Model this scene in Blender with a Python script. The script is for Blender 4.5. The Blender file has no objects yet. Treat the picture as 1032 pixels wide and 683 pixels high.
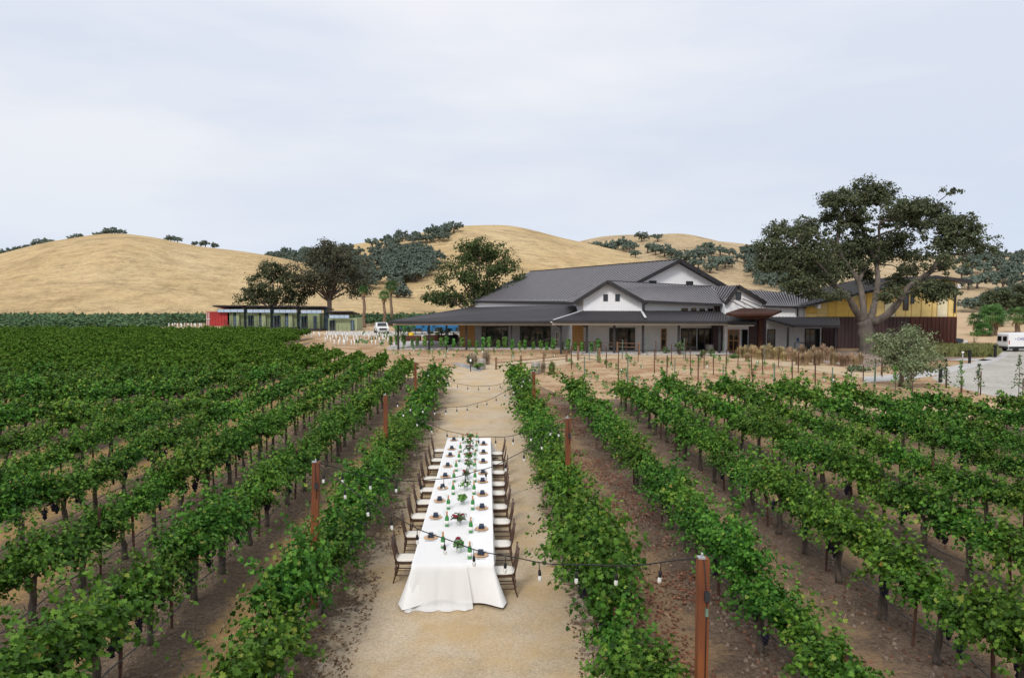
import bpy, math, random
import numpy as np
from mathutils import Vector, Matrix, noise
rng = random.Random(7)
nrg = np.random.default_rng(7)
SC = bpy.context.scene
COL = SC.collection
PI = math.pi
# ------------------------------------------------------------------ camera model
CAM_H, FPX, CX, CY, YH = 5.7, 740.0, 516.0, 341.5, 301.0
PITCH = math.atan((CY - YH) / FPX)
cp, sp = math.cos(PITCH), math.sin(PITCH)

def ray(px, py):
    u = (px - CX) / FPX; v = (CY - py) / FPX
    return Vector((u, cp + v * sp, -sp + v * cp))

def V(px, py, d):
    r = ray(px, py); s = d / r.y
    return Vector((r.x * s, d, CAM_H + r.z * s))

def G(px, py, z=0.0):
    r = ray(px, py); s = (z - CAM_H) / r.z
    return Vector((r.x * s, r.y * s, z))

def proj(p):
    x, y, z = p[0], p[1], p[2] - CAM_H
    c = y * cp - z * sp
    if c <= 0.01: return (-9999, -9999, c)
    return (CX + FPX * x / c, CY - FPX * (y * sp + z * cp) / c, c)

TH = math.atan((CX - 491.0) / FPX)          # the vine rows run a little left of the view
ct, st = math.cos(TH), math.sin(TH)
def R(x, y, z=0.0):
    return Vector((x * ct - y * st, x * st + y * ct, z))

# ------------------------------------------------------------------ mesh builder
class MB:
    def __init__(s):
        s.v = []; s.f = []; s.t = []; s.sm = []; s.mi = []; s.cur = 0
    def add(s, vs, fs, tint=None, smooth=False):
        b = len(s.v)
        s.v.extend([tuple(v) for v in vs])
        s.f.extend([tuple(i + b for i in f) for f in fs])
        s.t.extend([tint if tint is not None else 0.5] * len(vs))
        s.sm.extend([smooth] * len(fs)); s.mi.extend([s.cur] * len(fs))
        return s
    def box(s, a, b, tint=None):
        x0, y0, z0 = [min(p, q) for p, q in zip(a, b)]
        x1, y1, z1 = [max(p, q) for p, q in zip(a, b)]
        vs = [(x0,y0,z0),(x1,y0,z0),(x1,y1,z0),(x0,y1,z0),(x0,y0,z1),(x1,y0,z1),(x1,y1,z1),(x0,y1,z1)]
        return s.add(vs, [(0,3,2,1),(4,5,6,7),(0,1,5,4),(1,2,6,5),(2,3,7,6),(3,0,4,7)], tint)
    def cbox(s, c, size, tint=None):
        return s.box([c[i] - size[i] / 2 for i in range(3)], [c[i] + size[i] / 2 for i in range(3)], tint)
    def bar(s, a, b, w, h, up=(0, 0, 1), tint=None):
        a, b = Vector(a), Vector(b); d = (b - a).normalized(); up = Vector(up)
        if abs(d.dot(up)) > .98: up = Vector((0, 1, 0))
        r = d.cross(up).normalized() * (w / 2); u = r.normalized().cross(d).normalized() * (h / 2)
        vs = [a - r - u, a + r - u, a + r + u, a - r + u, b - r - u, b + r - u, b + r + u, b - r + u]
        return s.add(vs, [(0,1,2,3),(7,6,5,4),(0,4,5,1),(1,5,6,2),(2,6,7,3),(3,7,4,0)], tint)
    def slab(s, pts, n, t, tint=None):
        n = Vector(n) * t; k = len(pts)
        top = [Vector(p) for p in pts]; bot = [p - n for p in top]
        fs = [tuple(range(k)), tuple(reversed(range(k, 2 * k)))]
        fs += [(i, k + i, k + (i + 1) % k, (i + 1) % k) for i in range(k)]
        return s.add(top + bot, fs, tint)
    def tube(s, pts, radii, n=6, smooth=True, caps=True, tint=None):
        pts = [Vector(p) for p in pts]
        if not isinstance(radii, (list, tuple)): radii = [radii] * len(pts)
        vs = []; fs = []
        prev = None
        for i, p in enumerate(pts):
            if i == 0: d = pts[1] - p
            elif i == len(pts) - 1: d = p - pts[i - 1]
            else: d = (pts[i + 1] - pts[i - 1])
            d = d.normalized() if d.length > 1e-9 else Vector((0, 0, 1))
            ref = Vector((0, 0, 1)) if abs(d.z) < .9 else Vector((1, 0, 0))
            if prev is None: r = d.cross(ref).normalized()
            else:
                r = prev - d * prev.dot(d)
                r = r.normalized() if r.length > 1e-6 else d.cross(ref).normalized()
            prev = r; u = r.cross(d)
            for k in range(n):
                a = 2 * PI * k / n
                vs.append(p + (r * math.cos(a) + u * math.sin(a)) * radii[i])
        for i in range(len(pts) - 1):
            for k in range(n):
                a = i * n + k; b = i * n + (k + 1) % n
                fs.append((a, b, b + n, a + n))
        if caps:
            fs.append(tuple(reversed(range(n)))); fs.append(tuple(range((len(pts) - 1) * n, len(pts) * n)))
        return s.add(vs, fs, tint, smooth)
    def lathe(s, prof, n=12, c=(0, 0, 0), smooth=True, tint=None):
        vs = []; fs = []
        for r, z in prof:
            for k in range(n):
                a = 2 * PI * k / n
                vs.append((c[0] + r * math.cos(a), c[1] + r * math.sin(a), c[2] + z))
        for i in range(len(prof) - 1):
            for k in range(n):
                a = i * n + k; b = i * n + (k + 1) % n
                fs.append((a, b, b + n, a + n))
        fs.append(tuple(reversed(range(n)))); fs.append(tuple(range((len(prof) - 1) * n, len(prof) * n)))
        return s.add(vs, fs, tint, smooth)
    def ball(s, c, r, n=8, m=5, tint=None, sq=(1, 1, 1)):
        prof = [(max(1e-3, r * math.sin(PI * i / m)), -r * math.cos(PI * i / m)) for i in range(m + 1)]
        b = len(s.v); s.lathe(prof, n, (0, 0, 0), True, tint)
        for i in range(b, len(s.v)):
            x, y, z = s.v[i]; s.v[i] = (c[0] + x * sq[0], c[1] + y * sq[1], c[2] + z * sq[2])
        return s
    def mesh(s, name, m):
        me = bpy.data.meshes.new(name)
        me.from_pydata(s.v, [], s.f)
        at = me.attributes.new('tint', 'FLOAT_COLOR', 'POINT')
        arr = np.ones((len(s.v), 4), np.float32); arr[:, 0] = s.t; arr[:, 1] = s.t
        at.data.foreach_set('color', arr.ravel())
        me.polygons.foreach_set('use_smooth', s.sm)
        if m:
            for q in (m if isinstance(m, (list, tuple)) else [m]): me.materials.append(q)
        me.polygons.foreach_set('material_index', s.mi)
        me.update(); return me
    def build(s, name, m, parent=None, world=True):
        if parent is not None and world:
            L = parent_loc(parent); s.v = [(v[0] - L.x, v[1] - L.y, v[2] - L.z) for v in s.v]
        return link(name, s.mesh(name, m), parent)

def parent_loc(p):
    L = Vector((0, 0, 0))
    while p is not None:
        L += p.location; p = p.parent
    return L

def link(name, me, parent=None, loc=None):
    o = bpy.data.objects.new(name, me); COL.objects.link(o)
    if parent is not None: o.parent = parent
    if loc is not None: o.location = loc
    return o

def npmesh(name, verts, quads, mats, tint=None, tris=None, smooth=False):
    me = bpy.data.meshes.new(name)
    verts = np.asarray(verts, np.float32); quads = np.asarray(quads, np.int32)
    k = quads.shape[1]; n = len(quads)
    me.vertices.add(len(verts)); me.vertices.foreach_set('co', verts.ravel())
    me.loops.add(n * k); me.loops.foreach_set('vertex_index', quads.ravel())
    me.polygons.add(n); me.polygons.foreach_set('loop_start', np.arange(0, n * k, k, dtype=np.int32))
    me.polygons.foreach_set('loop_total', np.full(n, k, np.int32))
    if smooth: me.polygons.foreach_set('use_smooth', np.ones(n, bool))
    me.update(calc_edges=True)
    if tint is not None:
        at = me.attributes.new('tint', 'FLOAT_COLOR', 'POINT')
        arr = np.ones((len(verts), 4), np.float32); arr[:, :tint.shape[1]] = tint
        at.data.foreach_set('color', arr.ravel())
    if mats: me.materials.append(mats)
    me.validate(); return me

def thing(name, label, cat, loc=(0, 0, 0), rotz=0.0, group=None):
    o = bpy.data.objects.new(name, None); COL.objects.link(o)
    o.empty_display_size = .2
    o.location = loc; o.rotation_euler = (0, 0, rotz)
    return tag(o, label, cat, group)
def tag(o, label, cat, group=None):
    o['label'] = label; o['category'] = cat
    if group: o['group'] = group
    return o
def struct(o):
    o['kind'] = 'structure'; return o
def stuff(o, label, cat):
    o['kind'] = 'stuff'; return tag(o, label, cat)
def kids(o): return [c for c in COL.objects if c.parent == o]
def dup(root, loc, rotz=0.0, label=None, group=None, scale=None, _cache={}):
    key = root.name
    if key not in _cache:
        _cache[key] = [(c, list(c.children)) for c in root.children]
    r = root.copy(); COL.objects.link(r); r.location = loc; r.rotation_euler = (0, 0, rotz)
    if scale: r.scale = scale
    if label: r['label'] = label
    if group: r['group'] = group
    for ch, gs in _cache[key]:
        c = ch.copy(); COL.objects.link(c); c.parent = r
        for g in gs:
            d = g.copy(); COL.objects.link(d); d.parent = c
    return r
ORD = ['first','second','third','fourth','fifth','sixth','seventh','eighth','ninth','tenth','eleventh','twelfth','thirteenth','fourteenth','fifteenth','sixteenth','seventeenth','eighteenth','nineteenth','twentieth',
       'twenty-first','twenty-second','twenty-third','twenty-fourth','twenty-fifth','twenty-sixth','twenty-seventh','twenty-eighth','twenty-ninth','thirtieth']
def nth(i): return ORD[i] if i < len(ORD) else '%dth' % (i + 1)

# ------------------------------------------------------------------ materials
def lin(c):
    return tuple(((x / 255 + .055) / 1.055) ** 2.4 if x > 10 else x / 255 / 12.92 for x in c)
class NT:
    def __init__(s, name):
        s.m = bpy.data.materials.new(name); s.m.use_nodes = True
        s.t = s.m.node_tree; s.n = s.t.nodes; s.bs = s.n['Principled BSDF']; s.out = s.n['Material Output']
    def node(s, ty, **kw):
        n = s.n.new(ty)
        for k, v in kw.items():
            if k in n.inputs: n.inputs[k].default_value = v
            else: setattr(n, k, v)
        return n
    def l(s, a, b): s.t.links.new(a, b)
    def coord(s, kind='Object', scale=(1, 1, 1)):
        c = s.node('ShaderNodeTexCoord'); mp = s.node('ShaderNodeMapping'); mp.inputs['Scale'].default_value = scale
        s.l(c.outputs[kind], mp.inputs['Vector']); return mp.outputs['Vector']
    def noise(s, vec, scale, detail=4, rough=.6, dist=0):
        n = s.node('ShaderNodeTexNoise'); n.inputs['Scale'].default_value = scale; n.inputs['Detail'].default_value = detail
        n.inputs['Roughness'].default_value = rough; n.inputs['Distortion'].default_value = dist
        s.l(vec, n.inputs['Vector']); return n.outputs['Fac']
    def ramp(s, fac, stops, interp='LINEAR'):
        r = s.node('ShaderNodeValToRGB'); cr = r.color_ramp; cr.interpolation = interp
        while len(cr.elements) < len(stops): cr.elements.new(.5)
        for e, (p, c) in zip(cr.elements, stops):
            e.position = p; e.color = (*c, 1) if not isinstance(c, (int, float)) else (c, c, c, 1)
        s.l(fac, r.inputs['Fac']); return r.outputs['Color']
    def mix(s, fac, a, b, mode='MIX'):
        m = s.node('ShaderNodeMix', data_type='RGBA', blend_type=mode)
        for sock, v in ((m.inputs[0], fac), (m.inputs[6], a), (m.inputs[7], b)):
            if isinstance(v, (int, float)): sock.default_value = v
            elif isinstance(v, tuple): sock.default_value = (*v, 1) if len(v) == 3 else v
            else: s.l(v, sock)
        return m.outputs[2]
    def math(s, op, a, b=0.0):
        m = s.node('ShaderNodeMath', operation=op)
        for i, v in enumerate((a, b)):
            if isinstance(v, (int, float)): m.inputs[i].default_value = v
            else: s.l(v, m.inputs[i])
        return m.outputs[0]
    def bump(s, h, strength=.4, dist=.02):
        b = s.node('ShaderNodeBump'); b.inputs['Strength'].default_value = strength; b.inputs['Distance'].default_value = dist
        s.l(h, b.inputs['Height']); s.l(b.outputs['Normal'], s.bs.inputs['Normal'])
    def set(s, col=None, rough=.8, metal=0, spec=.3):
        if col is not None:
            if isinstance(col, tuple): s.bs.inputs['Base Color'].default_value = (*col, 1)
            else: s.l(col, s.bs.inputs['Base Color'])
        s.bs.inputs['Roughness'].default_value = rough; s.bs.inputs['Metallic'].default_value = metal
        s.bs.inputs['Specular IOR Level'].default_value = spec
        return s.m

def simple(name, c, rough=.7, var=.25, scale=3.0, metal=0, spec=.3, bump=0, stretch=(1, 1, 1), c2=None, detail=4):
    """a weathered surface: base colour broken up by two octaves of noise"""
    t = NT(name); v = t.coord('Object', stretch)
    f = t.noise(v, scale, detail)
    lo = tuple(x * (1 - var) for x in c); hi = tuple(min(1, x * (1 + var)) for x in c)
    if c2: col = t.ramp(f, [(.35, c), (.65, c2)])
    else: col = t.ramp(f, [(.3, lo), (.7, hi)])
    if bump: t.bump(t.noise(v, scale * 4, 5), bump, .02)
    return t.set(col, rough, metal, spec)

def leafmat(name, dark, mid, light, odd=None, trans=.25, rough=.5, spec=.3):
    t = NT(name)
    a = t.node('ShaderNodeAttribute', attribute_name='tint')
    sx = t.node('ShaderNodeSeparateColor'); t.l(a.outputs['Color'], sx.inputs[0])
    stops = [(0.0, dark), (.5, mid), (.93, light)]
    if odd: stops += [(.975, odd)]
    col = t.ramp(sx.outputs[0], stops)
    oi = t.node('ShaderNodeObjectInfo')
    hs = t.node('ShaderNodeHueSaturation'); t.l(col, hs.inputs['Color'])
    t.l(t.math('ADD', t.math('MULTIPLY', oi.outputs['Random'], .4), .8), hs.inputs['Value'])
    t.l(t.math('ADD', t.math('MULTIPLY', t.math('FRACT', t.math('MULTIPLY', oi.outputs['Random'], 7.31)), .03), .482), hs.inputs['Hue'])
    t.set(None, rough, 0, spec); t.l(hs.outputs[0], t.bs.inputs['Base Color'])
    tr = t.node('ShaderNodeBsdfTranslucent'); t.l(hs.outputs[0], tr.inputs['Color'])
    mx = t.node('ShaderNodeMixShader'); mx.inputs[0].default_value = trans
    t.l(t.bs.outputs[0], mx.inputs[1]); t.l(tr.outputs[0], mx.inputs[2]); t.l(mx.outputs[0], t.out.inputs['Surface'])
    return t.m

M = {}
M['vine_leaf'] = leafmat('vine_leaf', (.012,.04,.005), (.041,.122,.012), (.13,.268,.032), (.26,.22,.05), .12, .5, .16)
M['vine_far'] = leafmat('vine_far', (.02,.066,.008), (.054,.145,.015), (.115,.23,.036), None, .15, .7, .05)
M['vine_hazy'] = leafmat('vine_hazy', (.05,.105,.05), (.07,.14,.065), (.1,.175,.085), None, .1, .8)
M['young_leaf'] = leafmat('young_leaf', (.06,.16,.03), (.11,.26,.05), (.18,.36,.09), None, .35)
M['oak_leaf'] = leafmat('oak_leaf', (.038,.05,.026), (.078,.095,.05), (.145,.16,.09), (.19,.16,.09), .2, .7, .08)
M['oak_green'] = leafmat('oak_green', (.04,.062,.022), (.08,.115,.042), (.14,.18,.07), None, .2, .7, .08)
M['oak_brown'] = leafmat('oak_brown', (.06,.066,.042), (.1,.106,.068), (.16,.16,.105), None, .2, .7, .08)
M['hazy_hill_leaf'] = leafmat('hazy_hill_leaf', (.088,.122,.1), (.13,.168,.138), (.19,.225,.18), None, .05, .9, .1)  # distance haze put into the leaf colour: paler and bluer
M['olive_leaf'] = leafmat('olive_leaf', (.09,.125,.06), (.17,.225,.115), (.3,.36,.21), None, .2, .6, .1)
M['palm_leaf'] = leafmat('palm_leaf', (.04,.1,.025), (.08,.19,.05), (.15,.28,.08), None, .2)
M['shrub_leaf'] = leafmat('shrub_leaf', (.05,.09,.035), (.1,.15,.06), (.18,.22,.1), None, .2)
M['straw'] = leafmat('straw', (.36,.28,.14), (.52,.42,.23), (.64,.54,.33), None, .25, .8)
M['straw_pale'] = leafmat('straw_pale', (.3,.25,.17), (.44,.38,.27), (.55,.48,.36), None, .25, .8)
M['straw_red'] = leafmat('straw_red', (.24,.165,.1), (.4,.29,.18), (.54,.43,.28), None, .2, .8)
M['grass_green'] = leafmat('grass_green', (.12,.15,.05), (.2,.23,.08), (.33,.33,.14), None, .2, .8)
M['litter'] = leafmat('litter', (.11,.05,.025), (.2,.092,.045), (.33,.19,.1), None, .1, .8)
M['petal_red'] = simple('petal_red', (.22,.012,.035), .6, .4, 40)
M['petal_white'] = simple('petal_white', (.8,.78,.7), .6, .08, 40)
M['bark'] = simple('bark', (.13,.1,.08), .95, .45, 9, bump=.8, stretch=(1,1,.25))
M['oak_bark'] = simple('oak_bark', (.135,.115,.1), .95, .45, 2.2, bump=1, stretch=(1,1,.3), detail=8)
M['vine_bark'] = simple('vine_bark', (.115,.092,.075), .95, .5, 18, bump=.9, stretch=(1,1,.25))
M['rust_post'] = simple('rust_post', (.24,.08,.028), .75, .45, 4, bump=.5, stretch=(1,1,.25), c2=(.12,.04,.02), detail=8)
M['rust_stake'] = simple('rust_stake', (.1,.05,.036), .85, .4, 6)
M['green_stake'] = simple('green_stake', (.13,.2,.15), .7, .3, 6)
M['galv'] = simple('galv', (.42,.43,.44), .45, .15, 8, metal=.6)
M['hose'] = simple('hose', (.1,.1,.105), .6, .2, 3)
M['black'] = simple('black', (.014,.014,.016), .5, .3, 8)
M['cable'] = simple('cable', (.02,.02,.022), .6, .3, 8)
M['grape'] = simple('grape', (.018,.016,.035), .45, .5, 30)
M['white_paint'] = simple('white_paint', (.78,.78,.77), .5, .04, 2)
M['tube_white'] = simple('tube_white', (.78,.79,.78), .5, .08, 4)
M['chair_wood'] = simple('chair_wood', (.075,.036,.022), .4, .35, 12, spec=.5, stretch=(1,1,.2))
M['cushion'] = simple('cushion', (.74,.71,.65), .85, .05, 6)
M['linen'] = simple('linen', (.8,.8,.8), .9, .025, 3, bump=.2)
M['fascia_yellow'] = simple('fascia_yellow', (.5,.33,.08), .7, .15, 1)
M['napkin'] = simple('napkin', (.038,.052,.085), .85, .3, 30)
M['charger'] = simple('charger', (.58,.36,.19), .4, .2, 20)
M['steel'] = simple('steel', (.5,.5,.5), .3, .05, 9, metal=1)
M['foil'] = simple('foil', (.62,.3,.14), .35, .1, 9, metal=.4)
M['paper'] = simple('paper', (.8,.8,.77), .8, .04, 9)
def glassmat(name, c, rough=.03, ior=1.45, mixd=.0):
    t = NT(name); t.set(c, rough, 0, .5); t.bs.inputs['Transmission Weight'].default_value = 1; t.bs.inputs['IOR'].default_value = ior
    return t.m
t_v = NT('clear_glass'); t_v.set((.9,.93,.93), .05, 0, .6); tr0 = t_v.node('ShaderNodeBsdfTransparent'); tr0.inputs['Color'].default_value = (.96,.98,.98,1); mx0 = t_v.node('ShaderNodeMixShader'); mx0.inputs[0].default_value = .16
t_v.l(tr0.outputs[0], mx0.inputs[1]); t_v.l(t_v.bs.outputs[0], mx0.inputs[2]); t_v.l(mx0.outputs[0], t_v.out.inputs['Surface']); M['clear_glass'] = t_v.m
t_v = NT('vase_glass'); t_v.set((.8,.86,.83), .15, 0, .5); t_v.bs.inputs['Transmission Weight'].default_value = .45; M['vase_glass'] = t_v.m
M['bulb_glass'] = glassmat('bulb_glass', (.9,.9,.88), .1, 1.2); M['bulb_glass'].node_tree.nodes['Principled BSDF'].inputs['Transmission Weight'].default_value = .5
M['bottle_glass'] = simple('bottle_glass', (.04,.23,.05), .12, .2, 3, spec=.8)
def paneglass(name, c):
    t = NT(name); v = t.coord('Object', (1, 1, 1))
    t.set(t.ramp(t.noise(v, .9, 3), [(.35, tuple(x * .5 for x in c)), (.65, tuple(x * 1.6 for x in c))]), .04, 0, .75)
    t.bump(t.noise(v, .8, 1), .05, .02); return t.m
M['dark_pane'] = paneglass('dark_pane', (.012,.014,.015))
M['blue_pane'] = simple('blue_pane', (.13,.18,.24), .2, .1, .5, spec=.5)
M['sky_pane'] = simple('sky_pane', (.42,.52,.66), .25, .08, .5, spec=.5)
M['roof'] = simple('roof', (.032,.029,.033), .62, .16, .35, metal=0, spec=.2, detail=6)
M['roof_dark'] = simple('roof_dark', (.034,.031,.034), .6, .2, .35, metal=0, spec=.2, detail=6)
M['seam'] = simple('seam', (.2,.193,.21), .5, .1, 1, metal=.1, spec=.5)
M['seam_dark'] = simple('seam_dark', (.085,.08,.088), .5, .1, 1, metal=.1, spec=.4)
M['trim'] = simple('trim', (.035,.033,.036), .5, .2, 1)
M['hip_cap'] = simple('hip_cap', (.6,.6,.6), .45, .1, 1)
M['board'] = simple('board', (.86,.865,.88), .8, .03, 1.2, detail=8)
M['stucco'] = simple('stucco', (.6,.59,.58), .9, .09, 1.4, bump=.25, detail=8)
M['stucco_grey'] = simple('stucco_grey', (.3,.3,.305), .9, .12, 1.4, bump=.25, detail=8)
M['soffit'] = simple('soffit', (.62,.57,.5), .8, .05, 1)
M['concrete'] = simple('concrete', (.47,.46,.45), .9, .1, 1.5, bump=.15, detail=8)
M['oak_frame'] = simple('oak_frame', (.32,.16,.06), .5, .25, 4, stretch=(1,1,.3))
def plankmat(name, a, b, step):
    t = NT(name); v = t.coord('Object', (1, 1, 1)); w = t.node('ShaderNodeTexWave', wave_type='BANDS', bands_direction='Z', wave_profile='SAW')
    w.inputs['Scale'].default_value = 1 / step * .5 / PI * 1.0; t.l(v, w.inputs['Vector'])
    n = t.noise(t.coord('Object', (.6, .6, 9)), 2.5, 5)
    c = t.ramp(n, [(.3, a), (.7, b)])
    edge = t.ramp(w.outputs['Fac'], [(0, .35), (.08, 1.0)])
    t.set(t.mix(1.0, c, edge, 'MULTIPLY'), .65); t.bump(w.outputs['Fac'], .3, .02); return t.m
M['planks'] = plankmat('planks', (.3,.15,.05), (.47,.27,.1), .18)
M['rail_wood'] = simple('rail_wood', (.2,.12,.075), .85, .3, 5, stretch=(.3,.3,1))
M['barrel_wood'] = simple('barrel_wood', (.3,.27,.24), .85, .3, 7, stretch=(1,1,.2))
def corten(name, a, b, c):
    t = NT(name); v = t.coord('Object', (1.4, 1.4, .12)); f = t.noise(v, 2.2, 7, .7)
    t.set(t.ramp(f, [(.3, a), (.5, b), (.72, c)]), .8, 0, .25); t.bump(t.noise(t.coord('Object'), 14, 4), .2, .02); return t.m
M['corten_dark'] = corten('corten_dark', (.05,.034,.036), (.068,.044,.045), (.09,.055,.052))
M['corten_red'] = corten('corten_red', (.06,.03,.026), (.1,.04,.03), (.15,.06,.04))
M['corten_canopy'] = corten('corten_canopy', (.035,.015,.011), (.058,.022,.014), (.085,.033,.02))
def panelmat():
    t = NT('panel_yellow'); a = t.node('ShaderNodeAttribute', attribute_name='tint')
    c = t.ramp(a.outputs['Fac'], [(0, (.78,.44,.04)), (.25, (.84,.55,.12)), (.5, (.85,.63,.24)), (.75, (.86,.77,.52))], 'CONSTANT')
    n = t.ramp(t.noise(t.coord('Object'), 1.3, 6), [(.3, .88), (.7, 1.08)])
    t.set(t.mix(1.0, c, n, 'MULTIPLY'), .6); return t.m
M['panel_yellow'] = panelmat()
M['cont_red'] = simple('cont_red', (.36,.035,.035), .6, .15, .8)
M['cont_green'] = simple('cont_green', (.2,.245,.13), .65, .12, .8)
M['cont_pale'] = simple('cont_pale', (.33,.38,.22), .65, .1, .8)
M['steel_blue'] = simple('steel_blue', (.05,.085,.115), .5, .2, 2)
M['car_white'] = simple('car_white', (.8,.8,.81), .25, .03, 1, spec=.6)
M['car_blue'] = simple('car_blue', (.035,.05,.085), .25, .1, 1, spec=.7)
M['plastic_dark'] = simple('plastic_dark', (.03,.033,.037), .6, .2, 3)
M['tyre'] = simple('tyre', (.02,.02,.02), .85, .2, 8)
M['lens_red'] = simple('lens_red', (.4,.01,.015), .25, .1, 8, spec=.6)
M['lens_white'] = simple('lens_white', (.7,.7,.7), .15, .1, 8, spec=.7)
M['letter_blue'] = simple('letter_blue', (.12,.12,.35), .5, .1, 8)
M['sign_blue'] = simple('sign_blue', (.03,.1,.3), .5, .1, 8)
M['shade_blue'] = simple('shade_blue', (.025,.15,.33), .7, .15, 3)
M['yellow'] = simple('yellow', (.75,.5,.03), .5, .1, 4)
M['clod'] = simple('clod', (.2,.15,.115), .95, .4, 14)
M['pebble'] = simple('pebble', (.5,.42,.31), .95, .35, 14)
M['leaf_green'] = simple('leaf_green', (.06,.14,.03), .6, .3, 30)
M['palm_bark'] = simple('palm_bark', (.2,.14,.1), .95, .35, 5, bump=.7, stretch=(.4,.4,3))
# ------------------------------------------------------------------ camera, light, sky
cam = bpy.data.cameras.new('camera'); cam.sensor_width = 36; cam.lens = 36 * FPX / 1032; cam.clip_end = 6000; cam.clip_start = .1
co = bpy.data.objects.new('camera', cam); COL.objects.link(co)
co.location = (0, 0, CAM_H); co.rotation_euler = (PI / 2 - PITCH, 0, 0); SC.camera = co
SC.view_settings.view_transform = 'Standard'; SC.view_settings.look = 'None'; SC.view_settings.exposure = 0
SUN_EL, SUN_AZ = math.radians(43), math.radians(200)
sun = bpy.data.lights.new('sun', 'SUN'); sun.energy = 1.95; sun.angle = math.radians(13); sun.color = (1, .95, .88)
so = bpy.data.objects.new('sun', sun); COL.objects.link(so)
sd = Vector((math.sin(SUN_AZ) * math.cos(SUN_EL), math.cos(SUN_AZ) * math.cos(SUN_EL), math.sin(SUN_EL)))
so.rotation_euler = sd.to_track_quat('Z', 'Y').to_euler(); so.location = sd * 50
w = bpy.data.worlds.new('World'); SC.world = w; w.use_nodes = True
nt = w.node_tree; nn = nt.nodes; bg = nn['Background']
sky = nn.new('ShaderNodeTexSky'); sky.sky_type = 'NISHITA'; sky.sun_disc = False; sky.sun_elevation = SUN_EL; sky.sun_rotation = SUN_AZ
sky.air_density = 1.0; sky.dust_density = 4.0
nt.links.new(sky.outputs[0], bg.inputs['Color']); bg.inputs['Strength'].default_value = .07
tc = nn.new('ShaderNodeTexCoord'); sep = nn.new('ShaderNodeSeparateXYZ'); nt.links.new(tc.outputs['Generated'], sep.inputs[0])
mp = nn.new('ShaderNodeMapping'); mp.inputs['Scale'].default_value = (1.1, 1.1, 4.5); mp.inputs['Location'].default_value = (.35, .2, .1); nt.links.new(tc.outputs['Generated'], mp.inputs[0])
nz = nn.new('ShaderNodeTexNoise'); nz.inputs['Scale'].default_value = 1.5; nz.inputs['Detail'].default_value = 5; nz.inputs['Roughness'].default_value = .5; nt.links.new(mp.outputs[0], nz.inputs['Vector'])
el = nn.new('ShaderNodeValToRGB'); nt.links.new(sep.outputs[2], el.inputs[0]); cr = el.color_ramp
cr.elements[0].position = 0.0; cr.elements[0].color = (.672, .748, .872, 1); cr.elements[1].position = .9; cr.elements[1].color = (.95, .96, .99, 1)
for p, c in ((.06, (.7, .77, .885)), (.16, (.755, .797, .878)), (.38, (.81, .838, .905))):
    e = cr.elements.new(p); e.color = (*c, 1)
cl = nn.new('ShaderNodeValToRGB'); nt.links.new(nz.outputs['Fac'], cl.inputs[0])
cl.color_ramp.elements[0].position = .38; cl.color_ramp.elements[0].color = (.93, .96, 1.015, 1); cl.color_ramp.elements[1].position = .62; cl.color_ramp.elements[1].color = (1.13, 1.105, 1.07, 1)
mul = nn.new('ShaderNodeMix'); mul.data_type = 'RGBA'; mul.blend_type = 'MULTIPLY'; mul.inputs[0].default_value = 1
nt.links.new(el.outputs[0], mul.inputs[6]); nt.links.new(cl.outputs[0], mul.inputs[7])
bg2 = nn.new('ShaderNodeBackground'); nt.links.new(mul.outputs[2], bg2.inputs['Color']); bg2.inputs['Strength'].default_value = 1.03
mxs = nn.new('ShaderNodeMixShader'); mxs.inputs[0].default_value = .93
nt.links.new(bg.outputs[0], mxs.inputs[1]); nt.links.new(bg2.outputs[0], mxs.inputs[2]); nt.links.new(mxs.outputs[0], nn['World Output'].inputs[0])

# ------------------------------------------------------------------ ground
def groundmat(name, cols, s1, s2, bump=.5, dist=.03, grain=60, extra=None, lo=.62, hi=1.2):
    t = NT(name); v = t.coord('Object')
    a = t.noise(v, s1, 6, .65, .6); b = t.noise(v, s2, 6, .7); g = t.noise(v, grain, 3)
    c = t.ramp(a, [(.3, cols[0]), (.5, cols[1]), (.7, cols[2])])
    c = t.mix(1.0, c, t.ramp(b, [(.28, lo), (.5, 1.0), (.75, hi)]), 'MULTIPLY')
    c = t.mix(1.0, c, t.ramp(g, [(.3, .75), (.6, 1.08)]), 'MULTIPLY')
    if extra: c = extra(t, v, c)
    t.bump(t.math('ADD', b, t.math('MULTIPLY', g, .4)), bump, dist)
    return t.set(c, .95, 0, .15)

def sheet(name, pts, z, mat, rot=0.0):
    mb = MB(); mb.add([(p[0], p[1], z) for p in pts], [tuple(range(len(pts)))])
    o = mb.build(name, mat); o.rotation_euler = (0, 0, rot); return struct(o)

def red_patches(t, v, c):
    p = t.noise(v, .5, 5, .7); q = t.noise(v, 7, 4, .7)
    m = t.math('MULTIPLY', t.math('SUBTRACT', p, .44), 7); m = t.math('MULTIPLY', m, t.ramp(q, [(.42, 0.0), (.56, 1.0)]))
    n = t.node('ShaderNodeClamp'); t.l(m, n.inputs[0])
    return t.mix(n.outputs[0], c, (.24, .085, .04))
sand = groundmat('sandy_soil', [(.36,.25,.14), (.47,.345,.205), (.54,.415,.265)], .22, 3.0, .5, .05, 25, red_patches)
sheet('ground', [(-3000, -600), (3000, -600), (3000, 4500), (-3000, 4500)], 0, groundmat('dry_ground', [(.42,.29,.17), (.52,.38,.23), (.56,.42,.27)], .05, .9, .4, .05, 12))
SOIL_Z = .004
sheet('sandy_ground', [(-62, 40), (75, 40), (75, 84), (40, 118), (-62, 118)], SOIL_Z, sand)

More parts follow.
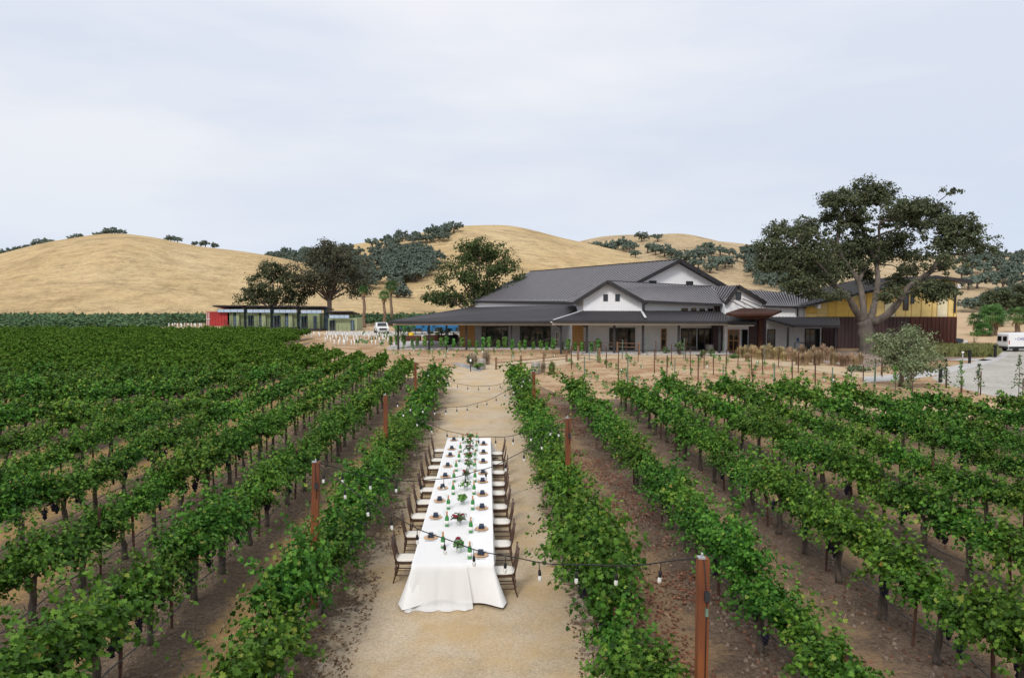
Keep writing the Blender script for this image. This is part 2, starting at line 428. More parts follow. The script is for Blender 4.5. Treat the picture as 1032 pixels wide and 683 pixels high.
def rowsoil(name, x0, sp, straw, dark, amt):
    def ex(t, v, c):
        s = t.node('ShaderNodeSeparateXYZ'); t.l(v, s.inputs[0])
        nlow = t.noise(v, .8, 5, .65); nh = t.noise(v, 9, 5, .7)
        f = t.math('FRACT', t.math('DIVIDE', t.math('SUBTRACT', s.outputs[0], x0 - 200 * sp), sp))
        dm = t.math('ABSOLUTE', t.math('SUBTRACT', f, .5))            # 0 mid row .. .5 under the vines
        m = t.math('SUBTRACT', t.math('ADD', .27, t.math('MULTIPLY', t.math('SUBTRACT', nlow, .5), .9)), dm)
        m = t.math('ADD', m, t.math('MULTIPLY', t.math('SUBTRACT', nh, .5), .5))
        cl = t.node('ShaderNodeClamp'); t.l(t.math('MULTIPLY', m, 6), cl.inputs[0])
        return t.mix(t.math('MULTIPLY', cl.outputs[0], amt), c, straw)
    return groundmat(name, [dark, tuple(x * 1.3 for x in dark), tuple(x * 1.75 for x in dark)], .9, 11, 1.0, .1, 45, ex, .45, 1.4)
soilR = rowsoil('vineyard_soil', 1.85, 2.6, (.43,.285,.155), (.165,.118,.084), .6)
soilL = rowsoil('vineyard_soil_straw', -3.0, 2.5, (.48,.31,.135), (.19,.14,.098), .9)
sheet('vineyard_soil', [(.6, 1.5), (75, 1.5), (75, 26), (24, 31.5), (15, 40), (4.6, 41.5), (3.2, 49), (.6, 49.5)], 2 * SOIL_Z, soilR, TH)
sheet('vineyard_soil', [(-140, 1.5), (-1.2, 1.5), (-1.2, 46), (-5, 52), (-11.8, 63), (-18.6, 73), (-25, 107), (-40, 117), (-140, 120)], 2 * SOIL_Z, soilL, TH)

# gravel path: the aisle between the vines, then the bend to the winery
def ochre(t, v, c):
    p = t.noise(v, .55, 5, .7)
    s = t.node('ShaderNodeSeparateXYZ'); t.l(v, s.inputs[0])
    return t.mix(t.ramp(p, [(.44, 0.0), (.66, .6)]), c, (.52, .35, .15))
pathmat = groundmat('gravel_path', [(.43,.345,.235), (.52,.42,.3), (.58,.49,.37)], .8, 22, .8, .02, 55, ochre)
cl_pts = [(R(-.38, y), 1.93) for y in np.arange(1.6, 44, .35)]
for px, py, wd in ((480, 382, 2.3), (486, 376, 3.2), (500, 371.5, 3.4), (525, 367.5, 2.9), (560, 363.5, 2.2), (600, 360, 1.9), (650, 358.4, 1.6), (710, 359, 1.5), (765, 363.5, 1.6), (815, 369, 1.7), (860, 375, 1.8), (905, 382, 1.8)):
    cl_pts.append((G(px, py), wd))
ctr = [Vector((p[0].x, p[0].y, 0)) for p in cl_pts]
# resample smoothly past the aisle
vs = []; fs = []; fine = []; 
for i in range(len(ctr) - 1):
    k = max(1, int((ctr[i + 1] - ctr[i]).length / .4))
    for j in range(k):
        t_ = j / k
        fine.append((ctr[i].lerp(ctr[i + 1], t_), cl_pts[i][1] * (1 - t_) + cl_pts[i + 1][1] * t_))
for _ in range(6):
    fine = [fine[0]] + [((fine[i - 1][0] + fine[i][0] * 2 + fine[i + 1][0]) / 4, fine[i][1]) for i in range(1, len(fine) - 1)] + [fine[-1]]
for i, (p, wd) in enumerate(fine):
    d = (fine[min(i + 1, len(fine) - 1)][0] - fine[max(i - 1, 0)][0]).normalized(); nrm = Vector((d.y, -d.x, 0))
    wl = wd + .35 * (noise.noise(Vector((i * .11, 3, 0))) + .6 * noise.noise(Vector((i * .6, 8, 0))))
    wr = wd + .35 * (noise.noise(Vector((i * .11, 13, 0))) + .6 * noise.noise(Vector((i * .6, 18, 0))))
    for e in (-1.22, -.78, 0, .78, 1.22): vs.append(p + nrm * (wr if e > 0 else wl) * e + Vector((0, 0, 3 * SOIL_Z)))
    if i: fs += [(5 * i - 5 + k, 5 * i - 4 + k, 5 * i + 1 + k, 5 * i + k) for k in range(4)]
mbp = MB().add(vs, fs)
mbp.t = [0.0 if i % 5 in (0, 4) else 1.0 for i in range(len(vs))]
# the gravel thins out into the soil along its edges
t_ = pathmat.node_tree; n_ = t_.nodes; at_ = n_.new('ShaderNodeAttribute'); at_.attribute_name = 'tint'
tcn = n_.new('ShaderNodeTexCoord'); nz1 = n_.new('ShaderNodeTexNoise'); nz1.inputs['Scale'].default_value = 1.6; nz1.inputs['Detail'].default_value = 9; nz1.inputs['Roughness'].default_value = .72; t_.links.new(tcn.outputs['Object'], nz1.inputs['Vector'])
ad = n_.new('ShaderNodeMath'); ad.operation = 'MULTIPLY_ADD'; t_.links.new(nz1.outputs['Fac'], ad.inputs[0]); ad.inputs[1].default_value = 2.2; t_.links.new(at_.outputs['Fac'], ad.inputs[2])
rm = n_.new('ShaderNodeMapRange'); t_.links.new(ad.outputs[0], rm.inputs[0]); rm.inputs[1].default_value = 1.42; rm.inputs[2].default_value = 1.72
tr_ = n_.new('ShaderNodeBsdfTransparent'); mx_ = n_.new('ShaderNodeMixShader'); t_.links.new(rm.outputs[0], mx_.inputs[0]); t_.links.new(tr_.outputs[0], mx_.inputs[1]); t_.links.new(n_['Principled BSDF'].outputs[0], mx_.inputs[2]); t_.links.new(mx_.outputs[0], n_['Material Output'].inputs['Surface'])
struct(mbp.build('path', pathmat))
# right hand gravel drive, parking, concrete walk
drive = groundmat('gravel_drive', [(.36,.35,.31), (.43,.41,.37), (.49,.47,.43)], .3, 3, .4, .03, 30)
def gsheet(name, px, z, mat): return sheet(name, [G(a, b) for a, b in px], z, mat)
gsheet('gravel_drive', [(1150, 402), (1032, 400), (1000, 399), (975, 393), (952, 387), (938, 381), (950, 376), (985, 369), (1003, 364), (1005, 358), (1000, 352.5), (1030, 350), (1200, 350)], 2 * SOIL_Z, drive)
walk = []
wl = [(870, 385.5), (905, 383.5), (940, 379), (962, 374.5), (985, 369.5), (1003, 364.5), (1012, 360.5), (1020, 356)]
wu = [(1004, 354.5), (1000, 358), (992, 361.5), (975, 365.8), (955, 369.8), (930, 373.8), (900, 377.5), (870, 380)]
gsheet('walkway', wl + wu, 4 * SOIL_Z, M['concrete'])
gsheet('walkway', [(955, 361), (985, 361.4), (1000, 362.6), (992, 363.6), (950, 362.8)], 4 * SOIL_Z, M['concrete'])
park = groundmat('parking_gravel', [(.46,.43,.38), (.53,.50,.45), (.57,.54,.5)], .2, 2, .3, .03, 20)
gsheet('parking_yard', [(330, 337.5), (470, 340), (470, 334), (330, 333.5)], 3 * SOIL_Z, park)
gsheet('paving', [(455, 366.2), (466, 366), (488, 371.5), (484, 374.5), (474, 372.5)], 4 * SOIL_Z, groundmat('grey_paving', [(.24,.245,.25), (.3,.3,.3), (.36,.36,.36)], .8, 4, .3))
mulchm = groundmat('bed_mulch', [(.22,.16,.13), (.3,.23,.19), (.4,.33,.28)], .5, 4, .6)
gsheet('planting_bed', [(640, 356.4), (700, 353.6), (900, 353.6), (985, 352.5), (1000, 355), (992, 360), (950, 363), (910, 366.5), (870, 371), (830, 366), (790, 361.5), (740, 358.2)], 5 * SOIL_Z, mulchm)
# porch floor slabs of the winery
def slabstruct(name, pts, h, mat):
    mb = MB(); mb.slab([(p[0], p[1], h) for p in pts], (0, 0, 1), h + .05); return struct(mb.build(name, mat))
slabstruct('porch_floor', [V(390, 340, 82.2), V(575, 340, 82.2), V(575, 340, 74.8), V(735, 340, 74.8), V(735, 340, 80.5), V(588, 340, 80.5), V(588, 340, 87), V(400, 340, 100)], .12, M['concrete'])

# ------------------------------------------------------------------ hills
def hillmat(name, a, b, c):
    t = NT(name); v = t.coord('Object'); vv = t.coord('Object', (.7, 1, 1.6))
    n1 = t.noise(v, .012, 6, .6, .5); n2 = t.noise(vv, .16, 9, .8); n3 = t.noise(vv, .028, 5, .65, 1.0)
    col = t.ramp(n1, [(.3, a), (.5, b), (.7, c)])
    col = t.mix(t.ramp(n3, [(.485, 0.0), (.5, .35), (.515, 0.0)]), col, (.66, .53, .33))
    col = t.mix(t.ramp(n3, [(.54, 0.0), (.72, .6)]), col, (.27, .20, .135))
    col = t.mix(1.0, col, t.ramp(n2, [(.32, .55), (.5, .95), (.68, 1.2)]), 'MULTIPLY')
    col = t.mix(1.0, col, t.ramp(t.noise(v, .75, 6, .8), [(.3, .68), (.5, .98), (.7, 1.18)]), 'MULTIPLY')
    t.bump(n2, .8, 1.5)
    return t.set(col, 1, 0, .05)
hm1 = hillmat('dry_grass_hill', (.49,.35,.18), (.57,.42,.225), (.62,.475,.275))
hm2 = hillmat('dry_grass_far', (.45,.345,.21), (.52,.40,.25), (.57,.45,.30))  # same grass, paler and cooler: aerial haze mixed into the colour
HILLS = {}
def interp(tab, x):
    if x <= tab[0][0]: return tab[0][1]
    for (a, b), (c, d) in zip(tab, tab[1:]):
        if x <= c:
            t = (x - a) / (c - a)
            return b + (d - b) * t
    return tab[-1][1]
def smooth_ridge(tab, x):
    return sum(interp(tab, x + o) for o in (-18, -9, 0, 9, 18)) / 5
def hill(key, tab, d0, d1, d2, mat, power=1.15, gully=1.0):
    xs = np.linspace(tab[0][0], tab[-1][0], 150); ss = np.linspace(0, 1, 46)
    def zf(px, s):
        zr = max(.1, V(px, smooth_ridge(tab, px), d1).z)
        d = d0 + (d1 - d0) * s; X = (px - CX) / FPX * d
        z = zr * math.sin(s * PI / 2) ** power
        k = math.sin(s * PI)
        z += k * gully * (noise.noise(Vector((X * .012, d * .006, 7.3 * d1))) * zr * .13 + noise.noise(Vector((X * .035, d * .02, d1))) * zr * .045)
        return z, d, X
    vs = []; 
    for px in xs:
        for s in ss:
            z, d, X = zf(px, s); vs.append((X, d, z - .3 * (1 - s)))
        zr = V(px, smooth_ridge(tab, px), d1).z
        for q in (.25, .6, 1.0):
            d = d1 + (d2 - d1) * q; vs.append(((px - CX) / FPX * d, d, zr * math.cos(q * PI / 2) - .5))
    m = len(ss) + 3
    fs = [(i * m + j, (i + 1) * m + j, (i + 1) * m + j + 1, i * m + j + 1) for i in range(len(xs) - 1) for j in range(m - 1)]
    o = link('hill', npmesh('hill', vs, fs, mat, smooth=True)); struct(o)
    def onhill(px, py):
        best = None
        for s in np.linspace(.01, 1, 120):
            z, d, X = zf(px, s); q = proj((X, d, z))
            if best is None or abs(q[1] - py) < best[0]: best = (abs(q[1] - py), Vector((X, d, z)))
        return best[1]
    HILLS[key] = onhill
hill('left', [(-260,290),(-150,277),(-40,267),(0,258.5),(40,249),(80,241.5),(112,237.5),(140,237.5),(165,242),(200,249),(245,253),(300,264),(360,276),(430,290),(500,300)], 218, 400, 640, hm1)
hill('mid', [(120,296),(190,276),(220,268),(260,258.5),(300,256.5),(350,250),(400,242),(450,233),(480,230),(500,229.5),(530,232.5),(570,241),(610,250),(660,262.5),(715,279),(770,298),(800,301)], 262, 520, 800, hm1)
hill('far', [(420,292),(520,263),(560,249),(600,243.5),(640,240.5),(680,240.5),(720,245),(760,250),(820,256),(880,262),(940,262),(980,257.5),(1040,255.5),(1120,257),(1250,270)], 300, 660, 950, hm2)
# farm track and pale strip at the foot of the left hill
sheet('farm_road', [(-260, 203), (-20, 203), (-20, 214), (-260, 214)], 2 * SOIL_Z, groundmat('farm_road', [(.36,.29,.23), (.44,.35,.27), (.5,.4,.31)], .08, .7, .3))
# ------------------------------------------------------------------ foliage tools
LEAF = np.array([(0,.05,0),(.3,-.14,.05),(.56,.24,.12),(.33,.42,.05),(.46,.74,.09),(.16,.72,.02),(0,1.02,-.1),(-.16,.72,.02),(-.46,.74,.09),(-.33,.42,.05),(-.56,.24,.12),(-.3,-.14,.05),(0,.45,-.05)], np.float32)
LEAF_Q = np.array([(0,1,2,3),(0,3,12,12),(12,3,4,5),(12,5,6,7),(12,7,8,9),(0,12,9,9),(0,9,10,11)], np.int32)
LEAF_Q = np.array([(0,1,2,3),(12,0,3,4),(12,4,5,6),(12,6,7,8),(12,8,9,0),(0,9,10,11)], np.int32)
CARD = np.array([(-.5,0,.06),(.1,-.1,-.05),(.5,.45,.05),(-.15,.95,-.06)], np.float32)
CARD_Q = np.array([(0,1,2,3)], np.int32)
def frames(nor, up):
    z = nor / np.maximum(np.linalg.norm(nor, axis=1, keepdims=True), 1e-6)
    y = up - z * np.sum(up * z, axis=1, keepdims=True); y /= np.maximum(np.linalg.norm(y, axis=1, keepdims=True), 1e-6)
    x = np.cross(y, z); return np.stack([x, y, z], axis=1)       # rows are the axes
def leaves(pos, nor, up, size, tint, tmpl=LEAF, quads=LEAF_Q):
    n = len(pos); F = frames(nor, up)
    P = np.einsum('kj,nji->nki', tmpl, F) * size[:, None, None] + pos[:, None, :]
    k = len(tmpl); Q = (quads[None] + (np.arange(n) * k)[:, None, None]).reshape(-1, quads.shape[1])
    T = np.repeat(tint, k)[:, None]
    return P.reshape(-1, 3).astype(np.float32), Q, T.astype(np.float32)
def cat_leaves(sets):
    off = 0; Vs = []; Qs = []; Ts = []
    for v, q, t in sets:
        Vs.append(v); Qs.append(q + off); Ts.append(t); off += len(v)
    return np.concatenate(Vs), np.concatenate(Qs), np.concatenate(Ts)

def vine_leafset(seed, nshoot, per, size, L=1.75, full=False):
    g = np.random.default_rng(seed)
    P = []; N = []; S = []; T = []
    big = 1 + .16 * g.standard_normal()
    for i in range(nshoot):
        y0 = g.uniform(-L / 2, L / 2); side = g.choice([-1, 1]); 
        ln = g.uniform(.5, .88) * big; lean = abs(g.normal(.38, .26)); rise = g.uniform(.25, .78)
        if g.random() < .16: rise, ln = g.uniform(.8, 1.05), ln * 1.25           # a shoot that stands up
        if g.random() < .2: rise, lean, ln = g.uniform(.05, .35), g.uniform(.5, .75), ln * 1.08   # one that hangs out
        t = np.linspace(.05, 1, per) + g.normal(0, .02, per)
        x = side * ln * lean * t ** .9; z = .93 + ln * rise * t - ln * .6 * np.abs(lean) * t ** 2.6
        y = y0 + g.normal(0, .16) * t * 2
        p = np.stack([x, y, z], 1) + g.normal(0, .042, (per, 3))
        P.append(p)
        o = np.stack([side * np.full(per, lean * .7), g.normal(0, .45, per), np.full(per, .8)], 1) + g.normal(0, .5, (per, 3))
        N.append(o); S.append(size * g.uniform(.62, 1.2, per) * (1.05 - .35 * t)); T.append(np.clip(g.normal(.42, .2, per) + .3 * (t - .5) + (.12 if rise > .6 else 0), 0, .95))
    P = np.concatenate(P); N = np.concatenate(N); S = np.concatenate(S); T = np.concatenate(T)
    P[:, 2] = np.maximum(P[:, 2], .56 + .25 * g.random(len(P)))
    odd = g.random(len(T)) < .004; T[odd] = 1.0
    U = g.normal(0, 1, P.shape); U[:, 2] -= .9
    return P, N, U, S, T
def vine_trunk(seed):
    r = random.Random(seed); mb = MB()
    h = r.uniform(.72, .8); a = Vector((r.uniform(-.04, .04), r.uniform(-.06, .06), 0)); pts = []; rad = []
    for i in range(6):
        t = i / 5; pts.append((a.x * (1 - t) + r.uniform(-.022, .022), a.y * (1 - t) + r.uniform(-.025, .025), -.03 + t * h)); rad.append((.08 if i == 0 else .06 + r.uniform(-.008, .01)) * (1 - .1 * t))
    mb.tube(pts, rad, 7)
    for s in (-1, 1):
        q = [pts[-1]]; rr = [.045]
        for i in range(1, 5): q.append((r.uniform(-.03, .03), s * i * .2, h + .05 + r.uniform(-.02, .03))); rr.append(.036 - i * .004)
        mb.tube(q, rr, 6)
    for i in range(10):
        y = r.uniform(-.8, .8); sx = r.choice((-1, 1)) * r.uniform(.08, .3)
        mb.tube([(0, y, h + .04), (sx * .5, y + r.uniform(-.05, .05), h + .22), (sx, y + r.uniform(-.1, .1), h + .3)], [.008, .006, .004], 4)
    return mb.mesh('trunk', M['vine_bark'])
def bunch_mesh(seed):
    r = random.Random(seed); mb = MB()
    for i in range(34):
        t = r.random(); rad = .055 * (1 - t) ** .6 + .012; a = r.uniform(0, 2 * PI)
        mb.ball((rad * math.cos(a), rad * math.sin(a), -.2 * t), .0145, 6, 4)
    mb.tube([(0, 0, .06), (0, 0, -.01), (0, 0, -.06), (0, 0, -.14), (0, 0, -.21)], [.004, .02, .05, .03, .012], 8)
    return mb.mesh('grape_bunch', M['grape'])
VT = [vine_trunk(i) for i in range(9)]
NEAR = []
for i in range(12):
    a = vine_leafset(100 + i, 74 + (i % 4) * 10, 36, .084); NEAR.append(npmesh('foliage', *leaves(*a)[:2], M['vine_leaf'], tint=leaves(*a)[2]))
MID = []
for i in range(8):
    a = vine_leafset(200 + i, 46, 18, .145); l_ = leaves(*a); MID.append(npmesh('foliage', l_[0], l_[1], M['vine_leaf'], tint=l_[2]))
BUN = [bunch_mesh(i) for i in range(4)]
FARSET = [leaves(*vine_leafset(300 + i, 34, 10, .25), CARD, CARD_Q) for i in range(10)]
XFARSET = [leaves(*vine_leafset(400 + i, 8, 4, .75), CARD, CARD_Q) for i in range(10)]

RX0, RSP, LX0, LSP = 1.85, 2.6, -3.0, 2.5
REND = [47, 38, 38.5, 40, 39.5, 37.5, 35.5, 33, 31, 29, 28, 27]
def lend(x):
    return interp([(-140, 118), (-40, 116), (-25, 106), (-21.5, 77), (-18.6, 73), (-11.8, 63), (-8.1, 57), (-5.4, 51), (-2.9, 45)], x)
rows = []
for k in range(12): rows.append(('right', k, RX0 + RSP * k, REND[k]))
for k in range(50): rows.append(('left', k, LX0 - LSP * k, lend(LX0 - LSP * k)))
cand = []
VSP = 1.62
for side, k, x, ye in rows:
    r = random.Random(1000 + k + (500 if side == 'left' else 0))
    y = 5.2 + r.random() * VSP + (.9 if side == 'left' else 0)
    while y < ye:
        if not (r.random() < .008 and y > 22):
            p = R(x + r.uniform(-.06, .06), y + r.uniform(-.12, .12)); q = proj((p.x, p.y, 1.0))
            qs_ = [proj((p.x + a_, p.y, z_)) for a_ in (-.6, .6) for z_ in (.0, 1.55)]; vis_ = q[2] > 4 and any(-30 < u_[0] < 1062 and u_[1] < 705 for u_ in qs_)
            if q[2] > 2 and -170 < q[0] < 1205 and (vis_ or q[2] > 27): cand.append((side, k, p, q, r.random()))
        y += VSP
cand.sort(key=lambda c: c[3][2] + (60 if not (-45 < c[3][0] < 1077) else 0))
solo, rest = cand[:296], cand[296:]
def rowname(side, k): return '%s row %s of the path' % (nth(k), side)
seen = {}
solo.sort(key=lambda c: (c[0], c[1], c[2].y))
vroots = []
for i, (side, k, p, q, rv) in enumerate(solo):
    kk = (side, k); seen[kk] = seen.get(kk, 0) + 1; j = seen[kk]
    rn = rowname(side, k)
    where = ('%s from the near end' % nth(j - 1)) if (k <= 3 and j <= 10) else 'further along'
    lab = ('leafy grapevine, %s of the %s' % (where, rn)) if where != 'further along' else 'leafy grapevine in the far part of the ' + rn
    grp = 'grapevines in the ' + rn if where == 'further along' else 'grapevines of the near rows'
    t = thing('grapevine', lab, 'grapevine', (p.x, p.y, 0), TH + (PI if rv > .5 else 0), grp)
    sc = .86 + .36 * random.Random(i).random(); t.scale = (sc * (.96 + .14 * math.sin(i * 1.7)), 1.0, sc * 1.02)
    link('trunk', VT[i % len(VT)], t)
    near = q[2] < 27
    link('foliage', NEAR[(i * 5 + k) % len(NEAR)] if near else MID[(i * 3 + k) % len(MID)], t)
    if q[2] < 24:
        rr = random.Random(i + 77)
        for b in range(rr.choice((1, 2, 3, 4))):
            o = link('grape_bunch', BUN[b], t, (rr.choice((-1, 1)) * rr.uniform(.05, .2), rr.uniform(-.7, .7), rr.uniform(.66, .8)))
            o.scale = (1.1, 1.1, rr.uniform(.9, 1.4))
    vroots.append(t)
def bake(sets, spots):
    out = []
    for (p, ang, s, ii) in spots:
        v, q, t = sets[ii % len(sets)]
        c, sn = math.cos(ang), math.sin(ang)
        x = v[:, 0] * s; y = v[:, 1]
        out.append((np.stack([p.x + x * c - y * sn, p.y + x * sn + y * c, v[:, 2] * s + p.z], 1).astype(np.float32), q, np.clip(t + (ii * 7919 % 100) / 400 - .125, 0, 1)))
    return cat_leaves(out)
spots_far = [(p, TH, .9 + .25 * rv, int(rv * 9973)) for side, k, p, q, rv in rest]
v, q, t = bake(FARSET, spots_far)
far = stuff(link('vine_rows', npmesh('vine_rows', v, q, M['vine_far'], tint=t)), 'mass of grapevine rows running together across the left field', 'vineyard')
tm = MB()
for (p, a, s_, ii) in spots_far:
    if p.y < 75: tm.bar((p.x, p.y, -.02), (p.x + .02, p.y, .8), .09, .09)
pt = tm.build('vine_trunks', M['vine_bark'], far); pt['kind'] = 'stuff'
# the further block below the hill
spots = []
for x in np.arange(-190, -2, 2.5):
    r = random.Random(int(x * 10))
    y = 122 + r.random() * 2
    while y < 204:
        p = R(x, y + r.uniform(-.5, .5)); qq = proj((p.x, p.y, 1))
        lim = 118 if qq[0] < 150 else interp([(150, 118), (172, 150), (260, 152), (430, 152)], qq[0])
        if y > lim and -60 < qq[0] < 500: spots.append((p, TH, 1.0 + .3 * r.random(), r.randrange(9999)))
        y += 2.0
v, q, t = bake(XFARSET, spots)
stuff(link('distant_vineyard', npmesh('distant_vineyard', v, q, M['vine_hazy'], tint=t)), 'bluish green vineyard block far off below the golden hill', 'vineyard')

# steel stakes and drip hose in the rows
sm = MB(); sm.box((-.02, -.02, -.05), (.02, .02, 1.38)); sm.box((-.028, -.006, .2), (.028, .006, 1.36))
stake_me = sm.mesh('vine_stake', M['rust_stake'])
cnt = {}
for i, t in enumerate(sorted(vroots, key=lambda o: o.location.y)):
    if i % 2 or t.location.y > 34: continue
    rn = t['group']; 
    p = Vector(t.location) + R(.03 * ((i % 5) - 2), .62); o = link('vine_stake', stake_me, None, p); o.rotation_euler = (rng.uniform(-.05, .05), rng.uniform(-.05, .05), TH + rng.random())
    o.scale = (1, 1, rng.uniform(.85, 1.08))
    kx = (t.location.x * ct + t.location.y * st); side = 'right' if kx > 0 else 'left'; k = round((kx - RX0) / RSP) if kx > 0 else round((LX0 - kx) / LSP)
    tag(o, 'thin rusty steel stake among the vines of the ' + rowname(side, k), 'stake', 'rusty stakes in the ' + rowname(side, k))
for side, k, x, ye in rows:
    if (side == 'right' and k > 5) or (side == 'left' and k > 3): continue
    r = random.Random(k + 5); pts = []; y = 4.0
    while y < min(ye, 36):
        pts.append(R(x + .07 + r.uniform(-.02, .02), y, .33 + .05 * math.sin(y * 1.94) + r.uniform(-.01, .01))); y += .8
    o = MB().tube(pts, .011, 5).build('drip_hose', M['hose'])
    tag(o, 'dark drip hose strung low along the ' + rowname(side, k), 'hose', 'drip irrigation hoses')

# leaf litter, clods and dry weeds on the vineyard floor
def scatter(name, label, cat, n, fn, mat, size, flat=1.0, tm=CARD, tq=CARD_Q, lift=.012):
    P = np.array([fn() for _ in range(n)]); g = nrg
    N = g.normal(0, .35 / flat, P.shape); N[:, 2] = 1; U = g.normal(0, 1, P.shape)
    S = size * g.uniform(.5, 1.3, n); P[:, 2] += lift + .015 * g.random(n)
    v, q, t = leaves(P, N, U, S, g.random(n) * .93, tm, tq)
    return stuff(link(name, npmesh(name, v, q, mat, tint=t)), label, cat)
LIT = []
def lit_pt(xa, xb, ya, yb, thr=.0, pw=1.6):
    while True:
        y = ya + (yb - ya) * rng.random() ** pw; x = rng.uniform(xa, xb)
        if noise.noise(Vector((x * .9, y * .55, 4.0))) > thr - .35 * rng.random(): return tuple(R(x, y, .01))
scatter('fallen_leaves', 'reddish brown fallen vine leaves littering the soil between the rows', 'leaf litter', 14000,
        lambda: lit_pt(2.1, 4.4, 5, 45, .12) if rng.random() < .62 else lit_pt(4.5, 16, 6, 40, .2), M['litter'], .062)
scatter('fallen_leaves', 'brown fallen leaves along the left edge of the gravel path', 'leaf litter', 9000,
        lambda: lit_pt(-3.3, -2.1, 5, 44, .06) if rng.random() < .6 else (lit_pt(1.4, 2.1, 6, 44, .05) if rng.random() < .5 else lit_pt(-9, -3.3, 6, 40, .22)), M['litter'], .04)
def pebble_pts(n, fn, rmin, rmax, name, label, mat):
    vs = []; fs = []
    oct_ = [(1,0,0),(-1,0,0),(0,1,0),(0,-1,0),(0,0,1),(0,0,-1)]; of = [(0,2,4),(2,1,4),(1,3,4),(3,0,4),(2,0,5),(1,2,5),(3,1,5),(0,3,5)]
    for i in range(n):
        p = fn(); s = rmin + (rmax - rmin) * rng.random() ** 2.2; b = len(vs); a = rng.uniform(0, PI)
        for o in oct_:
            x, y, z = [c * s * rng.uniform(.7, 1.2) for c in o]
            vs.append((p[0] + x * math.cos(a) - y * math.sin(a), p[1] + x * math.sin(a) + y * math.cos(a), p[2] + z * .7))
        fs += [tuple(b + k for k in f) for f in of]
    return stuff(link(name, npmesh(name, vs, fs, mat)), label, 'soil clods')
def soil_pt():
    while True:
        y = 5 + 27 * rng.random() ** 1.7; k = rng.choice((-3, -2, -1, 0, 0, 0, 1, 1, 2, 3))
        x = (RX0 + RSP * k if k >= 0 else LX0 + LSP * (k + 1)) + rng.gauss(0, .42)
        if -2.2 < x < 1.5: continue
        return tuple(R(x, y, .012))
pebble_pts(13000, soil_pt, .01, .07, 'soil_clods', 'grey brown clods of soil lying under the vines', M['clod'])
pebble_pts(3500, lambda: tuple(R(rng.uniform(-2.2, 1.5), 6 + 22 * rng.random() ** 1.8, .014)), .004, .014, 'path_gravel', 'loose pale pebbles scattered over the gravel path', M['pebble'])
def weed_pt():
    while True:
        y = 6 + 34 * rng.random() ** 1.5; k = rng.choice((1, 2, 2, 3, 3, 4, -1, -1, -2, -2, -3))
        x = (RX0 + RSP * (k - .5) if k > 0 else LX0 + LSP * (k + .5)) + rng.gauss(0, .28)
        if noise.noise(Vector((x * .8, y * .4, 9.0))) > .0: return tuple(R(x, y, .008))
BLADE = np.array([(-.06,0,0),(.06,0,0),(.02,1,.15),(-.02,1,.15)], np.float32)
P = np.array([weed_pt() for _ in range(9000)]); N = nrg.normal(0, 1, P.shape); N[:, 2] *= .25; U = nrg.normal(0, .75, P.shape); U[:, 2] = 1
v, q, t = leaves(P, N, U, nrg.uniform(.05, .15, len(P)), nrg.random(len(P)) * .9, BLADE, CARD_Q)
stuff(link('dry_grass', npmesh('dry_grass', v, q, M['straw'], tint=t)), 'dry straw coloured grass growing between the vine rows', 'grass')

# ------------------------------------------------------------------ young vines beyond the rows, their tubes and stakes
def young_mesh(seed, h, n):
    g = np.random.default_rng(seed)
    z = h * (.35 + .65 * g.random(n)); a = g.uniform(0, 2 * PI, n); r_ = .17 * g.random(n) + .03
    P = np.stack([r_ * np.cos(a), r_ * np.sin(a), z], 1); Nn = np.stack([np.cos(a), np.sin(a), np.full(n, .8)], 1) + g.normal(0, .4, (n, 3))
    U = g.normal(0, 1, P.shape); U[:, 2] -= .6
    l_ = leaves(P, Nn, U, g.uniform(.13, .22, n), g.random(n) * .9)
    return npmesh('foliage', l_[0], l_[1], M['young_leaf'], tint=l_[2])
YTALL = [young_mesh(i, 1.45, 100) for i in range(6)]; YLOW = [young_mesh(20 + i, .55, 11) for i in range(5)]; YMID = [young_mesh(40 + i, .85, 15) for i in range(5)]
stem_me = MB().tube([(0, 0, -.02), (.02, .01, .5), (-.01, 0, 1.0)], [.014, .011, .006], 5).mesh('stem', M['vine_bark'])
tubem = MB().lathe([(.055, 0), (.055, .48), (.048, .48), (.048, .02)], 8).mesh('grow_tube', M['tube_white'])
def young(p, kind, lab, grp, tube=False):
    t = thing('young_vine', lab, 'young vine', p, rng.uniform(0, 6), grp)
    link('stem', stem_me, t)
    if kind is not None: link('foliage', rng.choice(kind), t)
    if tube: link('grow_tube', tubem, t)
    s = rng.uniform(.8, 1.15) if kind is YTALL else rng.uniform(.62, .95); t.scale = (s, s, s); return t
# left bed before the pavilion: a tall leafy row at the back, small plants and tubes before it
xs_row = np.linspace(393, 602, 30)
for i, px in enumerate(xs_row):
    young(G(px + rng.uniform(-1.5, 1.5), interp([(393, 351.5), (602, 357.5)], px) + rng.uniform(-.4, .4)), YTALL, 'leafy young vine in the tall row before the porch of the low black-roofed wing', 'tall young vines before the porch')
for row, (ya, yb) in enumerate(((354.5, 361), (357.8, 365.5))):
    for i, px in enumerate(np.linspace(388, 560 - row * 40, 20)):
        if rng.random() < .2: continue
        young(G(px + rng.uniform(-3, 3), interp([(388, ya), (600, yb)], px) + rng.uniform(-.5, .5)), YLOW if rng.random() < .6 else YMID,
              'small young vine with %s in the sandy bed left of the path' % ('a white grow tube' if i % 2 else 'bare stem'), 'small young vines left of the path' + (' in tubes' if i % 2 else ''), bool(i % 2))
